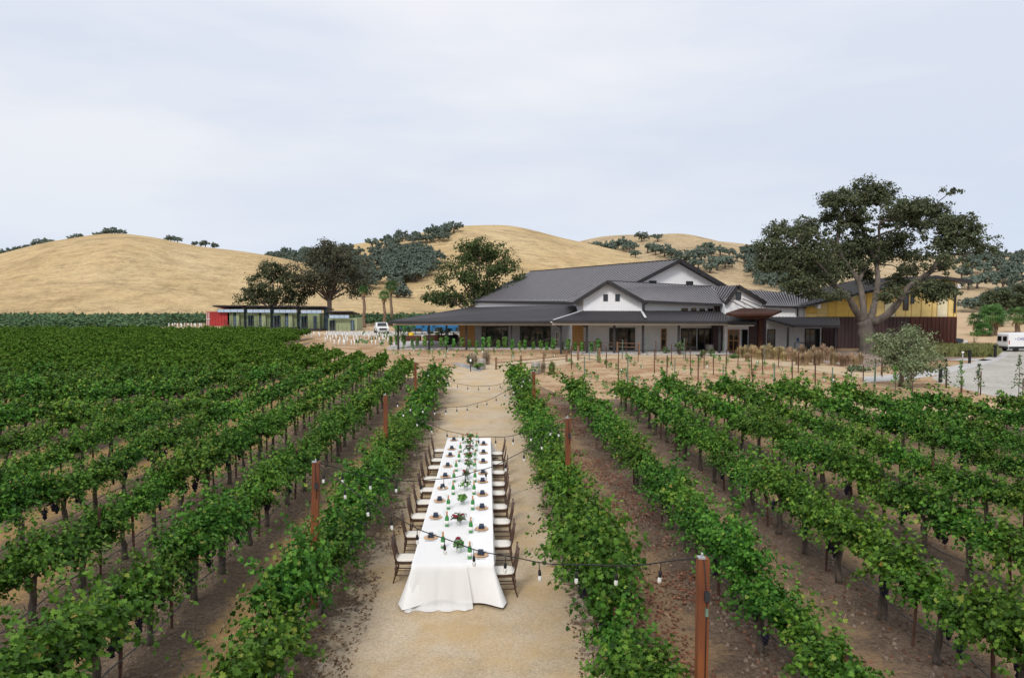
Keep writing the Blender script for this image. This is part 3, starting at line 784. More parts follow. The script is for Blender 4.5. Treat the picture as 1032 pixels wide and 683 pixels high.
# the crowd of white tubes beside the containers
for row, py in enumerate((339.2, 340.8, 342.8, 345.2, 348.2)):
    for px in np.linspace(300 + row * 9 if row else 312, 402, 17):
        if rng.random() < .12: continue
        q_ = G(px + rng.uniform(-2, 2), py + (px - 350) * .006 + rng.uniform(-.3, .3))
        young(q_, YLOW if px > 360 and rng.random() < .5 else None, 'white grow tube in the dense tube rows before the green cabins' if False else 'young vine in a white grow tube, packed rows near the white pickup', 'white tubes near the pickup', True).scale = (1.3, 1.3, 1.5)
for px in np.linspace(168, 203, 14):
    young(G(px + rng.uniform(-1, 1), 331.2 + rng.uniform(-.4, .4)), None, 'white grow tube in the thin line left of the red container', 'white tubes left of the red container', True).scale = (1.5, 1.5, 2.2)
# right bed: the rows carry on as stakes with tiny vines
stake_r = MB().box((-.035, -.018, -.05), (.035, .018, 1.75)).box((-.006, -.035, 0), (.006, .035, 1.75)).mesh('tall_stake', M['rust_stake'])
stake_g = MB().box((-.035, -.018, -.05), (.035, .018, 1.75)).box((-.006, -.035, 0), (.006, .035, 1.75)).mesh('tall_stake', M['green_stake'])
STK = [(594,363,320.5+28,'g'),(576,372,348,'r'),(589,383,359,'g'),(602,365,347,'g'),(611,371,350,'r'),(623,383,349.5,'r'),(632,391,360,'g'),(627,362,342,'g'),(631,363,342,'r'),(643,365,347,'r'),(652,358,340,'g'),(659.5,376,352,'r'),(661,363,343,'r'),(672,384,358,'r'),(677,370,347,'r'),(679.5,384,361,'g'),(689,362,340,'g'),(691,363,339,'r'),(696,378,351,'r'),(709.5,371,352,'r'),(719,378,359,'r'),(728.5,357,343,'g'),(731.5,377,352,'r'),(743.5,370.5,347,'r'),(728.5,381,367,'g'),(757.5,378,358,'r'),(768.5,377.5,350,'r'),(770.5,368,347,'g'),(780,397,367,'g'),(784.5,370,350,'r'),(798.5,386,362,'r'),(758.5,388,371,'r'),(804.5,376,354.5,'r'),(821.5,393,366,'r'),(838,395,370,'g'),(858,389,371,'g'),(870,384,368,'r'),(881,391,367,'g'),(888,378,360,'r'),(703.5,386,383-26,'r')]
for px, pb, ptop, c in STK:
    p = G(px, pb); o = link('tall_stake', stake_r if c == 'r' else stake_g, None, p); hgt = V(px, ptop, p.y).z
    o.scale = (1, 1, max(.9, min(2.0, hgt)) / 1.75); o.rotation_euler = (rng.uniform(-.03, .03), rng.uniform(-.03, .03), rng.random())
    tag(o, ('rusty brown' if c == 'r' else 'pale green') + ' steel stake standing in the young vine bed before the winery', 'stake', ('rusty' if c == 'r' else 'green') + ' stakes of the young vine bed')
for k in range(9):
    x = RX0 + RSP * k + .3; y0 = REND[k] + 2.5; y = y0
    while y < 66:
        p = R(x + rng.uniform(-.15, .15), y); q = proj(p)
        if 572 < q[0] < 905 and q[1] > 361 + max(0, (q[0] - 740) * .13) and rng.random() > .15:
            tb = rng.random() < .28
            young(p, YMID if rng.random() < .45 else YLOW, 'small young vine with %s in the sandy bed right of the path' % ('a white grow tube' if tb else 'a bare stem'), 'young vines right of the path' + (' in tubes' if tb else ''), tb)
        y += 1.75
# ------------------------------------------------------------------ the long dinner table
TX0, TX1, TY0, TY1, TZ = -1.41, .11, 13.45, 25.9, .76
TXC = (TX0 + TX1) / 2
def at(x, y, z=0): return R(x, y, z)
# folding tables under the cloth
lt = None
for i in range(5):
    y0 = TY0 + .03 + i * 2.485; L = 2.44; p = at(TXC, y0 + L / 2)
    t = thing('folding_table', 'white folding table under the long tablecloth, %s from the near end' % nth(i), 'table', p, TH, 'folding tables under the cloth')
    MB().box((TX0 - TXC + .02, -L / 2, TZ - .05), (TX1 - TXC - .02, L / 2, TZ - .008)).build('tabletop', M['white_paint'], t, False)
    for sy in (-1, 1):
        for sx in (-1, 1):
            MB().tube([(sx * .55, sy * (L / 2 - .25), TZ - .05), (sx * .6, sy * (L / 2 - .22), 0)], .018, 8).build('leg', M['galv'], t, False)
# cloth: a top sheet and a skirt of folds that flares at the corners
def cloth():
    hw, hl = (TX1 - TX0) / 2, (TY1 - TY0) / 2
    per = []                                           # perimeter, counter clockwise from near-left
    def edge(a, b, n): 
        for i in range(n): per.append(Vector(a).lerp(Vector(b), i / n))
    edge((-hw, -hl), (hw, -hl), 44); edge((hw, -hl), (hw, hl), 300); edge((hw, hl), (-hw, hl), 44); edge((-hw, hl), (-hw, -hl), 300)
    n = len(per); rings = 13; vs = []; fs = []
    for j in range(rings + 1):
        t = j / rings
        for i, p in enumerate(per):
            side = abs(abs(p.x) - hw) < 1e-4 and abs(p.y) < hl - 1e-4
            cx, cy = abs(abs(p.x) - hw), abs(abs(p.y) - hl)
            corner = math.exp(-((cx if cy < 1e-4 else cy) / .26) ** 2)
            endf = 1.0 if not side else math.exp(-cy / .5)
            nrm = Vector((math.copysign(1, p.x), 0)) if side else Vector((0, math.copysign(1, p.y)))
            if corner > .02: nrm = (nrm + Vector((math.copysign(1, p.x), math.copysign(1, p.y))) * corner * 1.0)
            s = p.x if not side else p.y
            k = 9.0 if not side else 6.5
            fold = math.sin(s * k + 2.1 * noise.noise(Vector((s * .9, 2, 0)))) * .6 + .8 * noise.noise(Vector((s * 2.6, 7, 0)))
            drop = (.66 + .07 * noise.noise(Vector((s * 1.7, 5, 0)))) if not side else (.44 + .07 * noise.noise(Vector((s * .55, 1, 0))) + .24 * endf)
            drop += .04 * corner
            tt = t ** .9; out = .02 * t + (.05 if not side else .02) * t + fold * (.05 if not side else .035) * t ** 1.3 + corner * .09 * t ** 1.1
            vs.append((p.x + nrm.x * max(.004, out), p.y + nrm.y * max(.004, out), TZ - drop * tt + (.0 if j else 0)))
        if j:
            for i in range(n):
                a = (j - 1) * n + i; b = (j - 1) * n + (i + 1) % n; fs.append((a, a + n, b + n, b))
    b = len(vs)
    fs.append(tuple(range(n)))
    mb = MB(); mb.add(vs, fs, smooth=True); mb.sm[-1] = False
    return mb
o = cloth().build('tablecloth', M['linen']); o.location = at(TXC, (TY0 + TY1) / 2); o.rotation_euler = (0, 0, TH)
tag(o, 'long white tablecloth falling in folds over the banquet table', 'tablecloth')
t_ = NT('gauze'); t_.set((.9,.9,.9), .9); tr = t_.node('ShaderNodeBsdfTransparent'); mx = t_.node('ShaderNodeMixShader'); mx.inputs[0].default_value = .7
tl = t_.node('ShaderNodeBsdfTranslucent'); tl.inputs['Color'].default_value = (.88,.87,.84,1); m2 = t_.node('ShaderNodeMixShader'); m2.inputs[0].default_value = .06
t_.l(t_.bs.outputs[0], m2.inputs[1]); t_.l(tl.outputs[0], m2.inputs[2]); t_.l(tr.outputs[0], mx.inputs[1]); t_.l(m2.outputs[0], mx.inputs[2]); t_.l(mx.outputs[0], t_.out.inputs['Surface'])
def runner():
    mb = MB(); vs = []; nx = 42; ys = [('f', i / 14) for i in range(14, 0, -1)] + [('t', i / 160) for i in range(161)]
    for kind, u in ys:
        for i in range(nx + 1):
            s = i / nx; x = TX0 - TXC + .03 + s * (.50 + .06 * noise.noise(Vector((u * 9 if kind == 't' else 0, 3, 1)))) * 2 * .94
            x = -.74 + s * 1.0 + .04 * noise.noise(Vector(((u * 12 if kind == 't' else 0), 3, s)))
            f = math.sin(s * 23 + 1.3 * noise.noise(Vector((s * 4, 0, 0)))) * .5 + .6 * noise.noise(Vector((s * 9, 1, 0)))
            if kind == 't': y = -6.225 + u * 12.45; z = TZ + .006 + .006 * abs(noise.noise(Vector((s * 7, u * 30, 0))))
            else:
                y = -6.225 - .03 - .17 * u - .045 * (f + .6) * u ** .7 - (.1 * max(0, u - .88) / .12 * (1 + f * .5)); z = max(.012 + .012 * (f + 1), TZ + .004 - u * (.77 + .05 * math.sin(s * 5)))
                x += (s - .5) * .26 * u + .02 * u * math.sin(s * 31)
            vs.append((x, y, z))
    fs = [(a * (nx + 1) + b, a * (nx + 1) + b + 1, (a + 1) * (nx + 1) + b + 1, (a + 1) * (nx + 1) + b) for a in range(len(ys) - 1) for b in range(nx)]
    mb.add(vs, fs, smooth=True); return mb
o = runner().build('table_runner', t_.m); o.location = at(TXC, (TY0 + TY1) / 2); o.rotation_euler = (0, 0, TH)
tag(o, 'sheer white gauze runner along the table, spilling to the ground in front', 'runner')

# chairs (turned frame), facing +x in their own frame
def make_chair(loc, rz, lab, grp):
    t = thing('banquet_chair', lab, 'chair', loc, rz, grp)
    w_ = .2; sh = .44; m = M['chair_wood']
    fr = MB()
    for a, b in (((-w_, -w_), (w_, -w_)), ((w_, -w_), (w_, w_)), ((w_, w_), (-w_, w_)), ((-w_, w_), (-w_, -w_))): fr.bar((*a, sh - .02), (*b, sh - .02), .03, .04)
    fr.box((-w_, -w_, sh - .012), (w_, w_, sh)); fr.build('seat_frame', m, t, False)
    cu = MB(); prof = [(0, .001), (.19, .001), (.212, .02), (.2, .042), (.12, .052), (0.001, .055)]
    vs = []; fs = []; n = 20
    for r_, z in prof:
        for k in range(n):
            a = 2 * PI * k / n; e = 1 / max(abs(math.cos(a)), abs(math.sin(a))); e = 1 + (e - 1) * .75
            vs.append((r_ * math.cos(a) * e, r_ * math.sin(a) * e, sh + z))
    for i in range(len(prof) - 1):
        for k in range(n): fs.append((i * n + k, i * n + (k + 1) % n, (i + 1) * n + (k + 1) % n, (i + 1) * n + k))
    cu.add(vs, fs, smooth=True); cu.build('cushion', M['cushion'], t, False)
    for sy in (-1, 1):
        MB().tube([(w_ - .01, sy * (w_ - .01), sh - .02), (w_ - .005, sy * (w_ - .008), .2), (w_ + .012, sy * (w_ + .004), 0)], [.017, .015, .012], 8).build('leg', m, t, False)
        MB().tube([(-w_ + .01, sy * (w_ - .01), sh), (-w_, sy * (w_ - .008), .2), (-w_ - .05, sy * (w_ + .004), 0)], [.017, .016, .013], 8).build('leg', m, t, False)
    b = MB()
    def bp(y, z): return (-w_ + .01 - (z - sh) * .16 - .02 * math.sin((z - sh) * 5), y, z)
    for sy in (-1, 1):
        b.tube([bp(sy * .19, sh - .03), bp(sy * .188, .6), bp(sy * .184, .76), bp(sy * .18, .93)], [.017, .016, .015, .014], 8)
        b.ball(bp(sy * .18, .945), .019, 8, 5)
    for z in (.91, .84, .53): b.tube([bp(-.185, z), bp(0, z + .012), bp(.185, z)], .0135, 8)
    for y in (-.11, -.055, 0, .055, .11): b.tube([bp(y, .53), bp(y, .7), bp(y, .9)], .0105, 6)
    b.build('backrest', m, t, False)
    s_ = MB()
    for z in (.17, .27): 
        for sy in (-1, 1): s_.tube([(-w_ - .02, sy * w_, z), (w_ - .01, sy * w_, z)], .0095, 6)
    for x in (-w_ - .02, w_ - .005):
        for z in (.2, .3): s_.tube([(x, -w_, z), (x, w_, z)], .0095, 6)
    s_.build('stretcher', m, t, False)
    return t
YR = [13.92, 15.53, 17.1, 18.3, 19.6, 20.57, 21.99, 23.3, 24.7]
YL = [14.98, 16.4, 17.76, 18.96, 20.2, 21.47, 22.9, 23.95, 25.46]
c0 = None
for side, ys in (('right', YR), ('left', YL)):
    for i, y in enumerate(ys):
        yy = y + (-.02 if side == 'right' else -.2) + rng.uniform(-.04, .04)
        loc = at(.30 + rng.uniform(-.03, .03), yy) if side == 'right' else at(-1.63 + rng.uniform(-.03, .03), yy - (.1 if i == 0 else 0))
        rz = TH + (PI if side == 'right' else 0) + rng.uniform(-.06, .06)
        lab = 'brown banquet chair with white cushion, %s from near end on table\'s %s side' % (nth(i), side)
        if c0 is None: c0 = make_chair(loc, rz, lab, 'banquet chairs along the table')
        else: dup(c0, loc, rz, lab)
# place settings
def setting():
    ch = MB().lathe([(.001, 0), (.1, 0), (.148, .01), (.146, .014), (.1, .006), (.001, .006)], 28).mesh('charger_plate', M['charger'])
    nk = MB(); nk.box((-.065, -.045, .0), (.065, .045, .016)); nk.box((-.06, -.04, .017), (.06, .04, .032)); nk.slab([(-.055, -.03, .033), (.055, -.03, .033), (.05, .012, .085), (-.05, .012, .085)], (0, .6, -.8), .02)
    nk = nk.mesh('folded_napkin', M['napkin'])
    fk = MB().bar((0, -.1, .004), (0, .03, .004), .008, .003).bar((0, .03, .004), (0, .055, .005), .024, .003)
    for x in (-.009, -.003, .003, .009): fk.bar((x, .055, .005), (x, .1, .006), .0028, .003)
    fk = fk.mesh('fork', M['steel'])
    kn = MB().bar((0, -.11, .004), (0, 0, .004), .014, .006).slab([(-.009, 0, .007), (.009, 0, .007), (.008, .1, .007), (-.004, .12, .007)], (0, 0, 1), .002).mesh('knife', M['steel'])
    wg = MB().lathe([(.001, 0), (.034, .001), (.032, .004), (.006, .008), (.004, .012), (.004, .085), (.018, .1), (.036, .13), (.04, .16), (.034, .205), (.0325, .205), (.0385, .16), (.034, .132), (.016, .103), (.001, .1)], 18).mesh('wine_glass', M['clear_glass'])
    return ch, nk, fk, kn, wg
CH, NK, FK, KN, WG = setting()
for side, ys in (('right', YR), ('left', YL)):
    for i, y in enumerate(ys):
        s = 1 if side == 'right' else -1; x = (TX1 - .24) if s > 0 else (TX0 + .24); z = TZ + .012
        pos = '%s place from near end, table\'s %s side' % (nth(i), side)
        rz = TH + (PI / 2 if s > 0 else -PI / 2)
        def put(n, me, dx, dy, dz, lab, cat, grp, r=rz):
            o = link(n, me, None, at(x + dx, y + dy, z + dz)); o.rotation_euler = (0, 0, r); tag(o, lab + ', ' + pos, cat, grp)
        put('charger_plate', CH, 0, 0, 0, 'round tan charger plate', 'plate', 'charger plates')
        put('folded_napkin', NK, 0, 0, .0165, 'dark navy folded napkin standing on its plate', 'napkin', 'dark napkins', TH + rng.uniform(-.15, .15))
        put('fork', FK, 0, -.21 * s, .0, 'silver fork', 'fork', 'forks'); put('knife', KN, 0, .2 * s, .0, 'silver knife', 'knife', 'knives')
        put('wine_glass', WG, -.2 * s, .16 * s, 0, 'empty clear wine glass', 'wine glass', 'wine glasses')
# sparkling wine bottles
bt0 = None
def make_bottle(loc, lab):
    t = thing('wine_bottle', lab, 'bottle', loc, rng.random(), 'green sparkling wine bottles')
    MB().lathe([(.001, .0), (.042, .0), (.044, .01), (.044, .17), (.036, .205), (.021, .24), (.0165, .262)], 18).build('glass_body', M['bottle_glass'], t, False)
    MB().lathe([(.018, .235), (.0225, .235), (.0185, .262), (.0175, .3), (.019, .305), (.0185, .325), (.001, .328)], 16).build('foil', M['foil'], t, False)
    MB().lathe([(.0446, .05), (.0452, .05), (.0452, .125), (.0446, .125)], 18).build('label', M['paper'], t, False)
    return t
BL = [(-1.01 + .10, y) for y in (14.35, 15.75, 17.05, 18.35, 19.6, 20.85, 22.1, 23.45, 24.9)]
BR = [(-.36, y) for y in (13.75, 15.3, 17.0, 18.35, 19.6, 20.85, 22.3, 23.65, 25.2)]
for side, tab in (('left', BL), ('right', BR)):
    for i, (x, y) in enumerate(tab):
        x += .0 if side == 'right' else .006 * (y - 14); lab = 'green wine bottle with copper foil, %s from near end in the %s line' % (nth(i), side)
        loc = at(x + rng.uniform(-.03, .03), y, TZ + .014)
        if bt0 is None: bt0 = make_bottle(loc, lab)
        else: dup(bt0, loc, rng.random(), lab)
# flower vases
def make_flowers(loc, seed, lab, reds, whites):
    r = random.Random(seed); t = thing('flower_vase', lab, 'flower vase', loc, r.random() * 6, 'flower vases down the table'); t.scale = (.9, .9, .82)
    MB().lathe([(.001, 0), (.05, 0), (.056, .01), (.058, .12), (.054, .12), (.052, .012), (.001, .012)], 16).build('vase', M['vase_glass'], t, False)
    st_ = MB()
    for i in range(12): st_.tube([(r.uniform(-.03, .03), r.uniform(-.03, .03), .02), (r.uniform(-.08, .08), r.uniform(-.08, .08), .24)], .003, 4)
    st_.build('stems', M['leaf_green'], t, False)
    g = np.random.default_rng(seed); n = 120; a = g.uniform(0, 2 * PI, n); e = g.uniform(-.25, 1.3, n); rr = .145 * g.random(n) ** .5 * (1 + .45 * np.cos(a * 2 + seed))
    P = np.stack([rr * np.cos(a) * np.cos(e), rr * np.sin(a) * np.cos(e), .17 + rr * .85 * np.sin(e)], 1); Nn = P - np.array([0, 0, .1]) + g.normal(0, .08, P.shape)
    l_ = leaves(P, Nn, g.normal(0, 1, P.shape), g.uniform(.04, .075, n), g.random(n) * .9); link('greenery', npmesh('greenery', l_[0], l_[1], M['young_leaf'] if seed % 3 else M['shrub_leaf'], tint=l_[2]), t)
    for kind, cnt_, mat in (('red_flower', reds, 'petal_red'), ('white_flower', whites, 'petal_white')):
        for i in range(cnt_):
            a_ = r.uniform(0, 6.28); d = r.uniform(.05, .14); m = MB(); c = (d * math.cos(a_), d * math.sin(a_), r.uniform(.24, .32)); s = r.uniform(.033, .05) if kind[0] == 'r' else r.uniform(.02, .034)
            for k in range(3):
                for j in range(5):
                    b = j * 1.256 + k * .6; q = s * (.25 + .3 * k); m.ball((c[0] + q * math.cos(b), c[1] + q * math.sin(b), c[2] + s * (.35 - .2 * k)), s * .5, 7, 4, sq=(1, 1, .8))
            m.build(kind, M[mat], t, False)
FV = [(-.56, 14.1, 1, 2), (-.62, 15.85, 3, 2), (-.6, 17.45, 0, 3), (-.56, 18.75, 0, 4), (-.58, 19.95, 2, 2), (-.55, 21.1, 1, 3), (-.56, 22.2, 3, 1), (-.6, 23.3, 3, 1), (-.62, 24.4, 2, 2), (-.6, 25.4, 1, 3)]
for i, (x, y, a, b) in enumerate(FV):
    make_flowers(at(x, y, TZ + .014), 20 + i, 'glass vase of greenery with %s, %s from the near end' % ('dark red and white flowers' if a else 'white flowers', nth(i)), a, b)

# ------------------------------------------------------------------ posts and festoon lights
POSTS = {}
def post(key, x, y, h, w_, lean, lab, boxes=0):
    p = at(x, y); t = thing('rust_post', lab, 'post', p, TH, 'tall rusty posts carrying the string lights')
    m = MB(); lx, ly = lean; n = 8
    m.slab([(0, 0, 0)] * 3, (0, 0, 1), 0) if False else None
    vs = [(sx * w_ / 2 + lx * z, sy * w_ / 2 + ly * z, z * h) for z in (-.02, 1) for sx, sy in ((-1, -1), (1, -1), (1, 1), (-1, 1))]
    m.add(vs, [(3, 2, 1, 0), (4, 5, 6, 7), (0, 1, 5, 4), (1, 2, 6, 5), (2, 3, 7, 6), (3, 0, 4, 7)]); m.build('shaft', M['rust_post'], t, False)
    MB().box((lx - w_ * .55, ly - w_ * .55, h + .002), (lx + w_ * .1, ly + w_ * .2, h + .02)).tube([(lx - .01, ly, h + .01), (lx - .01, ly, h + .06)], .012, 6).build('cap_bracket', M['galv'], t, False)
    if boxes:
        f = -w_ / 2 - .001
        z = h - .42; q = ly * (z / h); e = lx * (z / h)
        MB().box((e + .0, q + f - .05, z - .06), (e + .055, q + f, z + .05)).build('plug_box', M['plastic_dark'], t, False)
        if boxes > 1: MB().box((e + .012, q + f - .04, z - .24), (e + .042, q + f, z - .15)).build('plug', M['green_stake'], t, False)
        MB().tube([(lx - .01, ly + f - .004, h), (e + .02, q + f - .02, z + .05), (e + .028, q + f - .02, z - .06), (e + .026, q + f - .012, z - .24)] + ([(e * .4 + .02, q * .4 + f - .01, h * .4)] if boxes > 1 else []), .006, 5).build('cord', M['cable'], t, False)
    POSTS[key] = at(x + lx, y + ly, h); return t
post('r1', 2.5, 8.3, 2.7, .125, (.0, .0), 'rust orange post nearest the camera, right of the path at the bottom edge', 2)
t = post('l1', -3.22, 13.4, 2.72, .125, (.09, .0), 'rust orange post nearest on the left of the path, leaning, with a silver strap', 1)
MB().lathe([(.095, .92), (.1, .92), (.1, .98), (.095, .98)], 4).build('strap', M['galv'], t, False).rotation_euler = (0, 0, PI / 4)
post('r2', 2.03, 18.3, 2.7, .125, (.0, 0), 'rust post in the row right of the path, beside the far half of the table', 1)
post('l2', -3.2, 22.9, 2.7, .12, (.03, 0), 'rust post in the row left of the path, second from the camera')
post('r3', 1.95, 30.2, 2.7, .125, (-.03, 0), 'rust post right of the path, farthest on that side, below the wine barrel')
post('l3', -3.4, 34.7, 2.7, .12, (0, 0), 'short looking rust post on the left of the path, farthest from the camera')
def bulb_meshes():
    so_ = MB().lathe([(.012, .0), (.02, -.012), (.022, -.075), (.016, -.082)], 10).tube([(0, 0, 0), (0, 0, .1)], .006, 5)
    gl = MB().lathe([(.014, -.08), (.024, -.1), (.026, -.128), (.02, -.152), (.001, -.162)], 12)
    fl = MB().tube([(0, 0, -.082), (0, 0, -.125)], .005, 5)
    return so_.mesh('socket', M['black']), gl.mesh('bulb', M['bulb_glass']), fl
SOCK, BULB, _ = bulb_meshes()
# the wire sags between the tops; a bulb hangs every 0.6 m
def string(a, b, sag, lab, step=.62, start=.55):
    a, b = POSTS[a], POSTS[b]; L = (b - a).length; mid = (a + b) / 2
    t = thing('string_light', lab, 'string light', (a.x, a.y, 0), 0, 'festoon strings zigzagging over the path')
    n = 40; f = lambda u: a.lerp(b, u) - Vector((0, 0, 4 * sag * u * (1 - u))) + Vector((0, 0, .012 * math.sin(u * 37)))
    MB().tube([f(i / n) for i in range(n + 1)], .0085, 5).build('wire', M['cable'], t)
    s = start
    while s < L - .2:
        p = f(s / L) - Vector((a.x, a.y, .1))
        o = link('bulb', BULB, t, p); link('socket', SOCK, o); o.rotation_euler = (rng.uniform(-.08, .08), rng.uniform(-.08, .08), 0)
        s += step
string('r1', 'l1', .72, 'string of clear bulbs crossing the near end of the table')
string('l1', 'r2', .85, 'string of clear bulbs crossing the middle of the long table')
string('r2', 'l2', .85, 'string of clear bulbs crossing the far end of the table')
string('l2', 'r3', .85, 'string of clear bulbs over the empty path just past the table')
string('r3', 'l3', .85, 'string of clear bulbs farthest over the pale path')
# ------------------------------------------------------------------ winery building
def wbox(mb, x0, y0, x1, y1, d, t=.2, tint=None, zmin=None):
    """box whose front face fills the picture rectangle at depth d"""
    a = V(x0, y1, d); b = V(x1, y0, d); z0 = a.z if zmin is None else zmin
    return mb.box((a.x, d, z0), (b.x, d + t, V((x0 + x1) / 2, y0, d).z), tint)
def window(root, x0, y0, x1, y1, d, nv=0, nh=0, fr=.07, frame='trim', pane='dark_pane', name='window', zmin=None):
    a = V(x0, y1, d); b = V(x1, y0, d); z0 = a.z if zmin is None else zmin; z1 = b.z
    m = MB(); e = .06; fd = .003
    m.box((a.x, d - e, z0), (a.x + fr, d + fd, z1)).box((b.x - fr, d - e, z0), (b.x, d + fd, z1))
    m.box((a.x + fr, d - e, z1 - fr), (b.x - fr, d + fd, z1)).box((a.x + fr, d - e, z0), (b.x - fr, d + fd, z0 + fr))
    for i in range(1, nv + 1):
        x = a.x + (b.x - a.x) * i / (nv + 1); m.box((x - fr * .4, d - e + .01, z0 + fr), (x + fr * .4, d + .001, z1 - fr))
    for i in range(1, nh + 1):
        z = z0 + (z1 - z0) * i / (nh + 1); m.box((a.x + fr, d - e + .012, z - fr * .35), (b.x - fr, d, z + fr * .35))
    f = m.build(name, M[frame], root)
    MB().box((a.x + fr * .5, d - .03, z0 + fr * .5), (b.x - fr * .5, d - .02, z1 - fr * .5)).build('pane', M[pane], f)
    return f
def roofpanel(root, name, eL, eR, rR, rL, mat, n, th=.16, rib=(.05, .07), ribmat=None, trim=True):
    eL, eR, rR, rL = map(Vector, (eL, eR, rR, rL))
    nn_ = (eR - eL).cross(rL - eL).normalized()
    if nn_.z < 0: nn_ = -nn_
    m = MB(); up_ = nn_ * .003; m.add([eL, eR, rR, rL], [(0, 1, 2), (0, 2, 3)]); dn = Vector((0, 0, th))
    m.add([eL - dn, eR - dn, rR - dn, rL - dn], [(2, 1, 0), (3, 2, 0)])
    for a, b in ((eL, eR), (eR, rR), (rR, rL), (rL, eL)): m.add([a, b, b - dn, a - dn], [(0, 1, 2, 3)])
    m.cur = 1
    for i in range(n):
        t = (i + .5) / n; a = eL.lerp(eR, t) + nn_ * .02; b = rL.lerp(rR, t) + nn_ * .02
        m.bar(a, b, rib[0], rib[1], up=nn_)
    o = m.build(name, [M[mat], M['seam' if mat == 'roof' else 'seam_dark']], root)
    if ribmat: pass
    return o
B = thing('winery_building', 'white winery building with dark standing seam roofs and long low porches', 'building', (6, 86, 0))
ax, ay = Vector((-.400, .9165, 0)), Vector((.9165, .400, 0))     # along the hall ridge, across it
def H(s, t, z): p = Vector((20.76, 90.95, 0)) + ax * t + ay * s; return Vector((p.x, p.y, z))
HW, HL, HE, HR = 11.56, 43.9, 5.33, 10.52
m = MB(); hw = HW - .5
m.add([H(-hw, .8, 0), H(hw, .8, 0), H(hw, .8, HE + .25), H(0, .8, HR - .12), H(-hw, .8, HE + .25), H(-hw, HL - .6, 0), H(hw, HL - .6, 0), H(hw, HL - .6, HE + .25), H(0, HL - .6, HR - .12), H(-hw, HL - .6, HE + .25)],
      [(0, 1, 2, 3, 4), (9, 8, 7, 6, 5), (0, 4, 9, 5), (1, 6, 7, 2)]); m.build('hall_wall', M['board'], B)
roofpanel(B, 'hall_roof', H(-HW, 0, HE), H(-HW, HL, HE), H(0, HL, HR), H(0, 0, HR), 'roof', 48, .3, (.36, .04))
roofpanel(B, 'hall_roof', H(HW, 0, HE), H(HW, HL, HE), H(0.01, HL, HR), H(0.01, 0, HR), 'roof', 48, .3, (.36, .04))
m = MB()
for s in (-1, 1): m.bar(H(s * HW, -.06, HE - .12), H(0, -.06, HR - .1), .1, .46)
m.bar(H(-HW - .06, 0, HE - .16), H(-HW - .06, HL, HE - .16), .14, .2)
m.bar(H(0, 0, HR + .06), H(0, HL, HR + .06), .3, .08)
m.build('roof_trim', M['trim'], B)
for s in (-3.5, 2.0):
    f = MB(); f.add([H(s - .55, .74, 7.4), H(s + .55, .74, 7.4), H(s + .55, .74, 7.9), H(s - .55, .74, 7.9)], [(0, 1, 2, 3)]).build('gable_vent', M['plastic_dark'], B)
# front wing with its gable
dW = 80.0
m = MB(); A = V(588, 303, dW); Bp = V(647, 303, dW); ap = V(612.5, 284.6, dW)
fl = V(588, 303.3, dW); fr_ = V(647, 303.3, dW)
m.add([(A.x, dW, 0), (Bp.x, dW, 0), (Bp.x, dW, fr_.z), (ap.x, dW, ap.z), (A.x, dW, V(588, 299.8, dW).z), (A.x, 92, 0), (Bp.x, 92, 0), (Bp.x, 92, fr_.z), (ap.x, 92, ap.z), (A.x, 92, V(588, 299.8, dW).z)],
      [(0, 1, 2, 3, 4), (9, 8, 7, 6, 5), (0, 4, 9, 5), (1, 6, 7, 2)]); m.build('wing_wall', M['board'], B)
P0 = V(612.5, 283.3, 79.3); EL = V(578.5, 304.6, 79.3); ER = V(648, 302.8, 79.3)
back = lambda p, y: Vector((p.x, y, p.z))
roofpanel(B, 'wing_roof', EL, back(EL, 91), back(P0, 91), P0, 'roof', 20, .22, (.11, .12))
roofpanel(B, 'wing_roof', ER, back(ER, 86), back(P0, 86), P0 + Vector((.01, 0, 0)), 'roof', 12, .22, (.11, .12))
m = MB(); m.bar(EL + Vector((0, -.06, -.1)), P0 + Vector((0, -.06, -.08)), .1, .4); m.bar(ER + Vector((0, -.06, -.1)), P0 + Vector((0, -.06, -.08)), .1, .4)
E1, E2, Rr, Rl = V(648.3, 302.8, 79.35), V(736, 306.6, 79.35), V(717, 288.8, 87), V(612.8, 283.6, 83)
m.bar(E1 + Vector((0, -.07, -.12)), E2 + Vector((0, -.07, -.12)), .14, .26); m.bar(P0 + Vector((0, .2, .05)), Rr + Vector((0, 0, .05)), .2, .08); m.build('roof_trim', M['trim'], B)
roofpanel(B, 'long_wing_roof', E1, E2, Rr, Rl, 'roof', 32, .22, (.15, .06))
m = MB(); wbox(m, 647.4, 304.6, 735, 340, 80.5, 6, zmin=0); m.build('long_wing_wall', M['board'], B)
for x in (608, 620): window(B, x, 296.4, x + 4.6, 303.4, dW - .003, 0, 0, .05)
for x0, x1 in ((686, 694), (695.2, 702.6), (704, 711), (712.4, 719.6)): window(B, x0, 309.8, x1, 315, 80.497, 0, 0, .06, 'white_paint')
m = MB(); wbox(m, 720.5, 307.4, 735.4, 316, 80.2, .29); m.build('corten_panel', M['corten_dark'], B)
